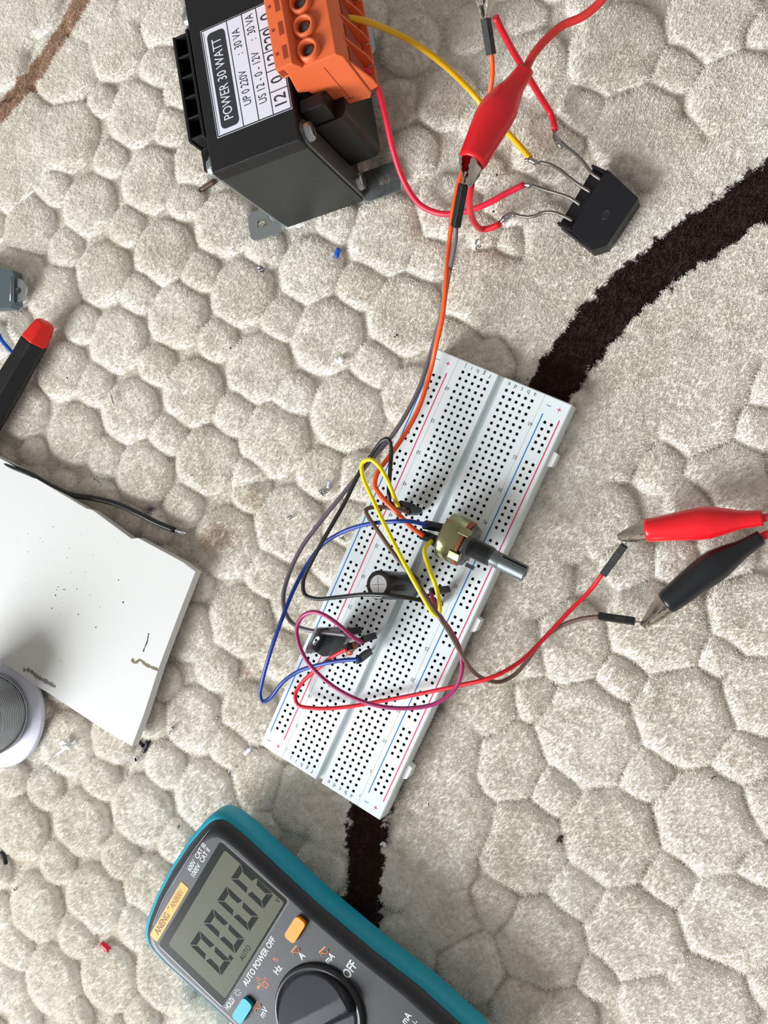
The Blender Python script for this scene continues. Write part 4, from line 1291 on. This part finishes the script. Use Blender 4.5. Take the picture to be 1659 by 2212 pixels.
# ------------------------------------------------------------------ things along the left edge
def white_board():
    ZB, ZT = 3.5, 8.0
    pts = [W(*p, ZT) for p in ((-140, 912), (0, 990), (60, 1023), (185, 1098), (200, 1102), (284, 1164), (298, 1162), (396, 1215), (422, 1235), (385, 1330), (352, 1418), (344, 1440), (340, 1452), (310, 1545), (285, 1612), (230, 1580), (150, 1527), (105, 1497), (75, 1480), (45, 1456), (-60, 1392), (-150, 1340))]
    c = sum(pts, Vector()) / len(pts)
    root = thing('foam_board', (c.x, c.y, ZB), 'white rectangular foam board with dark specks and a torn notch, at the left edge', 'board')
    P = [(p.x, p.y) for p in pts][::-1]
    m = MB()
    m.prism(P, ZB, ZT)
    m.build('sheet', mat('white_card', lin(208, 208, 206), .55, bump=.15, bscale=90), root, bevel=.3)
    # tear in the right edge, dark gap
    def strip(name, s_, r, mt, z=ZT + .02, jit=.35):
        q = spline([W(x, y, z) for x, y in s_], .5); n = len(q)
        m = MB(); vs = []; fs = []
        for i, p in enumerate(q):
            tg = (q[min(i + 1, n - 1)] - q[max(i - 1, 0)]).normalized(); nn = Vector((-tg.y, tg.x, 0))
            w = r * (.55 + random.random() * jit * 2)
            vs += [tuple(p + nn * w), tuple(p - nn * w * .8)]
        for i in range(n - 1): fs.append((2 * i, 2 * i + 1, 2 * i + 3, 2 * i + 2))
        m.add(vs, fs)
        return m.build(name, mt, root)
    Mt = mat('torn_core', lin(120, 112, 92), .9); Ms = mat('scorch_grey', lin(128, 122, 116), .9)
    strip('tear', [(284, 1424), (292, 1432), (302, 1426), (315, 1436), (343, 1448)], .8, Mt)
    strip('scuff', [(50, 1447), (64, 1449), (80, 1462), (98, 1472), (120, 1484)], .8, Ms, jit=.6)
    strip('scuff', [(321, 1368), (318, 1385), (312, 1400), (309, 1408)], .22, mat('scorch_dark', lin(70, 66, 62), .9), jit=.8)
    m = MB()
    for x, y, r in ((256, 1253, .35), (266, 1301, .5), (120, 1286, .45), (112, 1314, .42), (169, 1327, .38), (207, 1355, .35), (123, 1274, .3), (126, 1268, .3), (134, 1302, .22), (216, 1311, .22), (115, 1138, .25), (145, 1205, .2), (61, 1192, .22), (60, 1153, .2), (87, 1163, .2), (92, 1170, .15), (150, 1185, .22), (57, 1245, .2), (155, 1237, .2), (184, 1236, .18), (166, 1272, .3), (130, 1328, .15), (195, 1285, .2), (131, 1427, .22), (100, 1105, .12), (230, 1387, .12), (65, 1297, .15), (175, 1155, .12), (195, 1334, .15), (247, 1160, .15), (148, 1276, .15), (159, 1265, .13), (202, 1199, .18), (108, 1194, .14), (182, 1245, .12), (40, 1173, .13), (36, 1165, .1)):
        p = W(x, y, ZT)
        m.lathe([(r, ZT + .0), (r * .8, ZT + .06), (.01, ZT + .08)], 7, M=Matrix.Translation((p.x, p.y, 0)) @ Matrix.Rotation(random.random() * 3, 4, 'Z'), sx=random.uniform(.6, 1), cap=False)
    m.box((0, 0, ZT + .03), (1.8, .2, .04), M=Matrix.Translation(W(166, 1272, 0).to_2d().to_3d() + Vector((0, 0, 0))))
    m.build('speck', mat('specks', lin(60, 58, 56), .8), root)
    # thin round sheet pressed on the board at the left edge
    c_ = W(-78, 1352, ZT)
    m = MB(Matrix.Translation((c_.x, c_.y, 0)))
    m.lathe([(20.8, ZT), (20.6, ZT + .25), (20.0, ZT + .3), (.01, ZT + .3)], 72, cap=False)
    m.build('round_patch', mat('white_card2', lin(238, 239, 240), .5), root)
white_board()

def spool():
    c = W(0, 1556, 3) ; p = W(90, 1545, 3)
    e = W(90, 1545, 3); f_ = W(0, 1665, 3); g_ = W(62, 1462, 3)
    # circle through three rim points
    ax, ay, bx, by, cx_, cy_ = e.x, e.y, f_.x, f_.y, g_.x, g_.y
    d = 2 * (ax * (by - cy_) + bx * (cy_ - ay) + cx_ * (ay - by))
    ux = ((ax ** 2 + ay ** 2) * (by - cy_) + (bx ** 2 + by ** 2) * (cy_ - ay) + (cx_ ** 2 + cy_ ** 2) * (ay - by)) / d
    uy = ((ax ** 2 + ay ** 2) * (cx_ - bx) + (bx ** 2 + by ** 2) * (ax - cx_) + (cx_ ** 2 + cy_ ** 2) * (bx - ax)) / d
    R_ = math.hypot(ax - ux, ay - uy)
    R_ = min(R_, 27)
    ux, uy = ax - R_ * .995, ay - 0.5
    root = thing('solder_spool', (ux, uy, .5), 'spool of silver solder wire on a white plastic reel, at the left edge', 'spool')
    T0 = Matrix.Translation((ux, uy, 0))
    M_reel = mat('reel_plastic', lin(214, 214, 228), .4)
    m = MB(T0); m.lathe([(R_ - .5, .5), (R_, 1.0), (R_, 2.6), (R_ - .5, 3.1), (10, 3.1)], 96)
    m.lathe([(9.5, 3), (9.5, 38)], 48)
    m.build('reel', M_reel, root)
    m = MB(T0); m.lathe([(R_ - .5, 37.5), (R_, 38.0), (R_, 39.4), (R_ - .5, 40)], 96)
    m = MB(T0)
    # wound wire: one continuous helix per layer
    rw = .5; Rw = R_ - 7.5
    pts = []
    turns = 34
    for i in range(turns * 40):
        a = 2 * math.pi * i / 40; z = 3.7 + i / 40 * 1.0
        wob = .25 * math.sin(a * 1.0 + i * .003) + (.3 if 14 < i / 40 < 16 else 0)
        pts.append(Vector((ux + (Rw + wob * .4) * math.cos(a), uy + (Rw + wob * .4) * math.sin(a), z + .35 * math.sin(a + 1) * math.sin(i / 300))))
    m = MB(); m.tube(pts, rw, 6)
    # a loose turn lying across the others
    loose = [Vector((ux + (Rw + .9) * math.cos(t), uy + (Rw + .9) * math.sin(t), 18 - 13 * math.sin((t + 1.9) * .75))) for t in np.linspace(-1.9, 1.6, 50)]
    m.tube(loose, rw, 6)
    m.build('solder_winding', mat('solder_wire', lin(176, 180, 184), .3, metal=.9), root)
    m = MB(T0); m.lathe([(Rw - .3, 3.4), (Rw - .3, 38)], 64); m.build('inner_winding', mat('solder_core', lin(80, 80, 82), .5, metal=.6), root)
spool()

def screwdriver():
    a = W(84, 722, 7.5); b = W(-60, 968, 7.5)
    root = thing('screwdriver', Vector((a.x, a.y, 1)), 'black hexagonal handle with a rounded red end cap, at the left edge', 'tool')
    d = b - a; L = d.length
    M = Matrix.Translation(a) @ d.to_track_quat('Z', 'Y').to_matrix().to_4x4()
    def ring(r, z, seg=6, rnd=.0):
        return r, z
    m = MB(M)
    m.lathe([(6.2, 4.0), (6.4, 4.6), (6.3, 12), (6.9, 26), (7.0, L)], 6, sm=False)
    m.build('handle', M_black, root, bevel=1.1, seg=4)
    m = MB(M)
    m.lathe([(.01, -6.8), (3.6, -6.4), (4.6, -5.4), (5.5, -1.5), (6.3, 3.2), (6.3, 4.3), (.01, 4.3)], 6, sm=False, cap=False)
    m.build('end_cap', mat('red_cap', lin(216, 30, 22), .45), root, bevel=.8, seg=4)
screwdriver()

def clamp_tab():
    root = thing('metal_bracket', W(0, 620, 1), 'dull grey metal bracket end with a small hole, peeking in at the left edge', 'bracket')
    zt = 7.0
    m = MB()
    q = [W(x, y, zt) for x, y in ((-60, 570), (26, 583), (30, 600), (30, 655), (20, 664), (-60, 668))]
    m.prism([(p.x, p.y) for p in q][::-1], 1.5, zt)
    m.build('body', mat('grey_green', lin(92, 104, 108), .4, metal=.4), root, bevel=.5)
    c = W(40, 628, zt - 2); m = MB()
    out = []
    for k in range(24):
        t = 2 * math.pi * k / 24
        out.append((c.x + (5.0 if math.cos(t) > 0 else 3.6) * math.cos(t), c.y + 5.3 * math.sin(t)))
    hole = [(c.x + .6 + 1.7 * math.cos(2 * math.pi * k / 24), c.y - .3 + 1.5 * math.sin(2 * math.pi * k / 24)) for k in range(24)]
    n = 24
    vs = [(*p, zt - 1.2) for p in out] + [(*p, zt - 1.2) for p in hole] + [(*p, zt - 2.4) for p in out] + [(*p, zt - 2.4) for p in hole]
    fs = []
    for i in range(n):
        j = (i + 1) % n
        fs += [(i, j, n + j, n + i), (2 * n + j, 2 * n + i, 3 * n + i, 3 * n + j), (j, i, 2 * n + i, 2 * n + j), (n + i, n + j, 3 * n + j, 3 * n + i)]
    m.add(vs, fs)
    m.build('tongue', M_steel, root)
    m = MB(); p, q_ = W(25, 600, zt), W(23, 650, zt)
    m.tube([p, q_], .5, 8); m.build('crease', M_steel, root)
clamp_tab()

# ------------------------------------------------------------------ loose bits on the carpet
def ground(px, py, lift=0.0):
    p = W(px, py, -.5)
    for _ in range(3): p = W(px, py, height_at(p.x, p.y) + .85 + lift)
    return p

def bit(name, label, cat, px, py, builder, mt, group=None):
    p = ground(px, py)
    m = MB(); builder(m, p)
    o = m.build(name, mt, None, top_loc=p)
    tag(o, label, cat, group)
    return o

def crumb(r, n=3):
    def f(m, p):
        for _ in range(n):
            q = p + Vector((random.uniform(-r, r), random.uniform(-r, r), random.uniform(0, r * .5))) * .8
            m.lathe([(.01, -r * .5), (r * .6, -r * .25), (r * .7, r * .1), (.01, r * .5)], 8, M=Matrix.Translation(q) @ Matrix.Rotation(random.random() * 3, 4, Vector((random.random(), random.random(), 1)).normalized()), sx=random.uniform(.7, 1.2), cap=False)
    return f
def stick(ang, L, r, bend=0.0):
    def f(m, p):
        d = Vector((math.cos(ang), math.sin(ang), .05)); n = Vector((-d.y, d.x, 0))
        pts = [p + d * (L * (t - .5)) + n * bend * math.sin(math.pi * t) for t in (0, .25, .5, .75, 1)]
        m.tube(pts, r, 8)
    return f
def curl(r, L, turns=1.2):
    def f(m, p):
        pts = [p + Vector((r * math.cos(2 * math.pi * turns * t), r * math.sin(2 * math.pi * turns * t) - L * t, .3 * math.sin(7 * t))) for t in [i / 14 for i in range(15)]]
        m.tube(pts, .28, 7)
    return f
A = math.radians
BITS = [
 ('solder_bit', 'shiny double solder curl just below the red wire under the upper red clip', 1033, 520, curl(.9, 3.2, 1.6), M_solder),
 ('solder_bit', 'pair of small shiny solder lumps on a pebble below the transformer foot', 563, 580, crumb(1.4, 4), M_solder),
 ('solder_bit', 'tiny solder droplet just left of the pair of solder lumps', 458, 558, stick(A(-50), 2.2, .42), M_solder),
 ('solder_bit', 'small metal droplet at the left rim of a pebble in the upper left', 428, 706, crumb(.9, 2), M_solder),
 ('wire_offcut', 'straight silver wire offcut lying on a pebble in the left middle', 243, 864, stick(A(-68), 5.0, .36), M_nickel),
 ('wire_offcut', 'white plastic sleeve offcut standing in the upper left carpet', 113, 474, stick(A(-86), 6.5, .75), M_board2),
 ('solder_bit', 'solder crumb below and right of the straight silver offcut', 367, 994, crumb(1.0, 3), M_solder),
 ('solder_bit', 'bent solder hook above the black stripped wire', 210, 1042, stick(A(-40), 4.6, .42, 1.1), M_solder),
 ('solder_bit', 'crumpled solder cluster left of the bend of the yellow wire', 699, 1064, crumb(1.3, 7), M_solder),
 ('wire_offcut', 'short lilac sleeve offcut next to the crumpled solder cluster', 710, 1046, stick(A(75), 3.2, .6), mat('lilac', lin(205, 205, 230), .4)),
 ('solder_bit', 'round solder droplet on the pebble left of the grey wire', 628, 1119, crumb(1.2, 2), M_solder),
 ('solder_bit', 'small solder flake under the blue arch by the board edge', 741, 1164, crumb(1.0, 3), M_solder),
 ('solder_bit', 'tiny solder speck beside the capacitor side of the board, left of the blue wire', 575, 1325, crumb(.8, 3), M_solder),
 ('solder_bit', 'curved solder sliver in the lower left, right of the foam board', 371, 1578, stick(A(48), 4.4, .5, .6), M_solder),
 ('solder_bit', 'solder ball left of the lower board end', 470, 1554, crumb(.9, 2), M_solder),
 ('solder_bit', 'grey twisted solder crumb above the multimeter', 499, 1666, curl(.9, 1.0, 1.3), M_solder),
 ('wire_offcut', 'short white sleeve offcut beside the lower left board corner', 536, 1622, stick(A(42), 4.0, .8), mat('lilac_white', lin(222, 222, 240), .4)),
 ('solder_bit', 'single solder ball far down the left edge', 35, 1921, crumb(1.0, 2), M_solder),
 ('solder_bit', 'solder speck in the carpet just left of the blue loop bottom', 565, 1452, crumb(.6, 2), M_solder),
 ('solder_bit', 'metal speck in the middle of a pebble at the lower right', 1104, 1832, crumb(.6, 1), M_solder),
 ('sleeve_offcut', 'bright blue sleeve offcut between the transformer and the wires', 729, 546, stick(A(72), 3.6, .95), mat('blue_bit', lin(20, 90, 200), .4)),
 ('sleeve_offcut', 'red sleeve offcut left of the multimeter', 228, 2045, stick(A(-28), 4.6, 1.15), mat('red_bit', lin(214, 28, 50), .4)),
 ('sleeve_offcut', 'black sleeve offcut sticking out under the foam board corner', 302, 1605, stick(A(-28), 4.4, 1.0), M_black),
 ('sleeve_offcut', 'black sleeve offcut standing askew near the foam board corner', 316, 1612, stick(A(62), 5.6, 1.0), M_black),
 ('sleeve_offcut', 'black sleeve offcut at the left edge above the multimeter', 8, 1853, stick(A(-60), 6.0, .9, .5), M_black),
 ('threaded_screw', 'rusty headless screw lying beside the transformer', 449, 401, stick(A(22), 8.5, 1.1), mat('rusty_screw', lin(96, 76, 66), .5, metal=.5)),
 ('plastic_crumb', 'white plastic crumb on a pebble left of the grey wire', 735, 780, crumb(1.6, 6), mat('white_crumb', lin(250, 250, 245), .4)),
 ('plastic_crumb', 'white crumb right of the dark stripe below the board', 828, 1823, crumb(1.0, 5), mat('white_crumb2', lin(245, 245, 242), .5)),
 ('plastic_crumb', 'small yellowish grain below the transformer in the left carpet', 499, 687, crumb(.8, 2), mat('grain', lin(245, 240, 215), .5)),
 ('dark_crumb', 'dark grain on the big pebble left of the board top', 856, 726, crumb(.7, 2), M_black),
 ('dark_crumb', 'dark grain beside a solder bit in the upper left carpet', 497, 754, crumb(.6, 2), M_black),
 ('dark_crumb', 'dark grain beside the red clip nose', 1075, 379, crumb(.6, 2), M_black),
 ('dark_crumb', 'dark grain above the lowest rectifier solder joint', 1067, 455, crumb(.6, 2), M_black),
 ('dark_crumb', 'dark grain above the meter, left of its teal corner', 385, 1785, crumb(.55, 2), M_black),
 ('dark_crumb', 'dark grain on the carpet right of the lower board end', 924, 1738, crumb(.5, 1), M_black),
 ('dark_crumb', 'dark lint in the groove right of a lower right pebble', 1208, 1812, crumb(1.0, 4), mat('lint', lin(60, 56, 46), .9)),
 ('dark_crumb', 'curved black lint at the far lower right', 1543, 1681, stick(A(40), 2.0, .16, .5), M_black),
 ('dark_crumb', 'dark grain on the carpet right of the red screwdriver cap', 144, 818, crumb(.5, 1), M_black),
]
for nm, lab, x, y, b_, mt in BITS:
    bit(nm, lab, {'solder_bit': 'solder', 'wire_offcut': 'offcut', 'sleeve_offcut': 'offcut', 'threaded_screw': 'screw', 'plastic_crumb': 'crumb', 'dark_crumb': 'crumb'}[nm], x, y, b_, mt, {'solder_bit': 'solder bits scattered on the carpet', 'wire_offcut': 'wire offcuts on the carpet', 'sleeve_offcut': 'coloured sleeve offcuts on the carpet', 'plastic_crumb': 'pale crumbs on the carpet', 'dark_crumb': 'dark grains on the carpet'}.get(nm))

# clear plastic bits near the spool
M_clear = mat('clear_plastic', (.95, .96, .97), .15, trans=.85, ior=1.35)
p = ground(293, 1641, .8)
m = MB(Matrix.Translation(p)); m.lathe([(1.7, -.8), (1.9, 0), (1.7, .8), (1.2, .9), (1.1, -.8)], 20)
tag(m.build('clear_bead', M_clear, None, top_loc=p), 'clear plastic ring bead below the foam board corner', 'bead')
q = [ground(x, y, .6) for x, y in ((60, 1690), (95, 1652), (130, 1625), (165, 1600))]
root = thing('plastic_tie', q[2], 'clear plastic strip with a crumpled white end, below the solder spool', 'plastic scrap')
m = MB(); m.tube(spline(q, 1), .6, 8); m.build('strip', M_clear, root)
m = MB()
crumb(1.8, 9)(m, ground(145, 1608, 1.0)); crumb(1.3, 5)(m, ground(136, 1602, 1.0))
m.build('crumpled_end', mat('white_film', lin(238, 240, 238), .4), root)
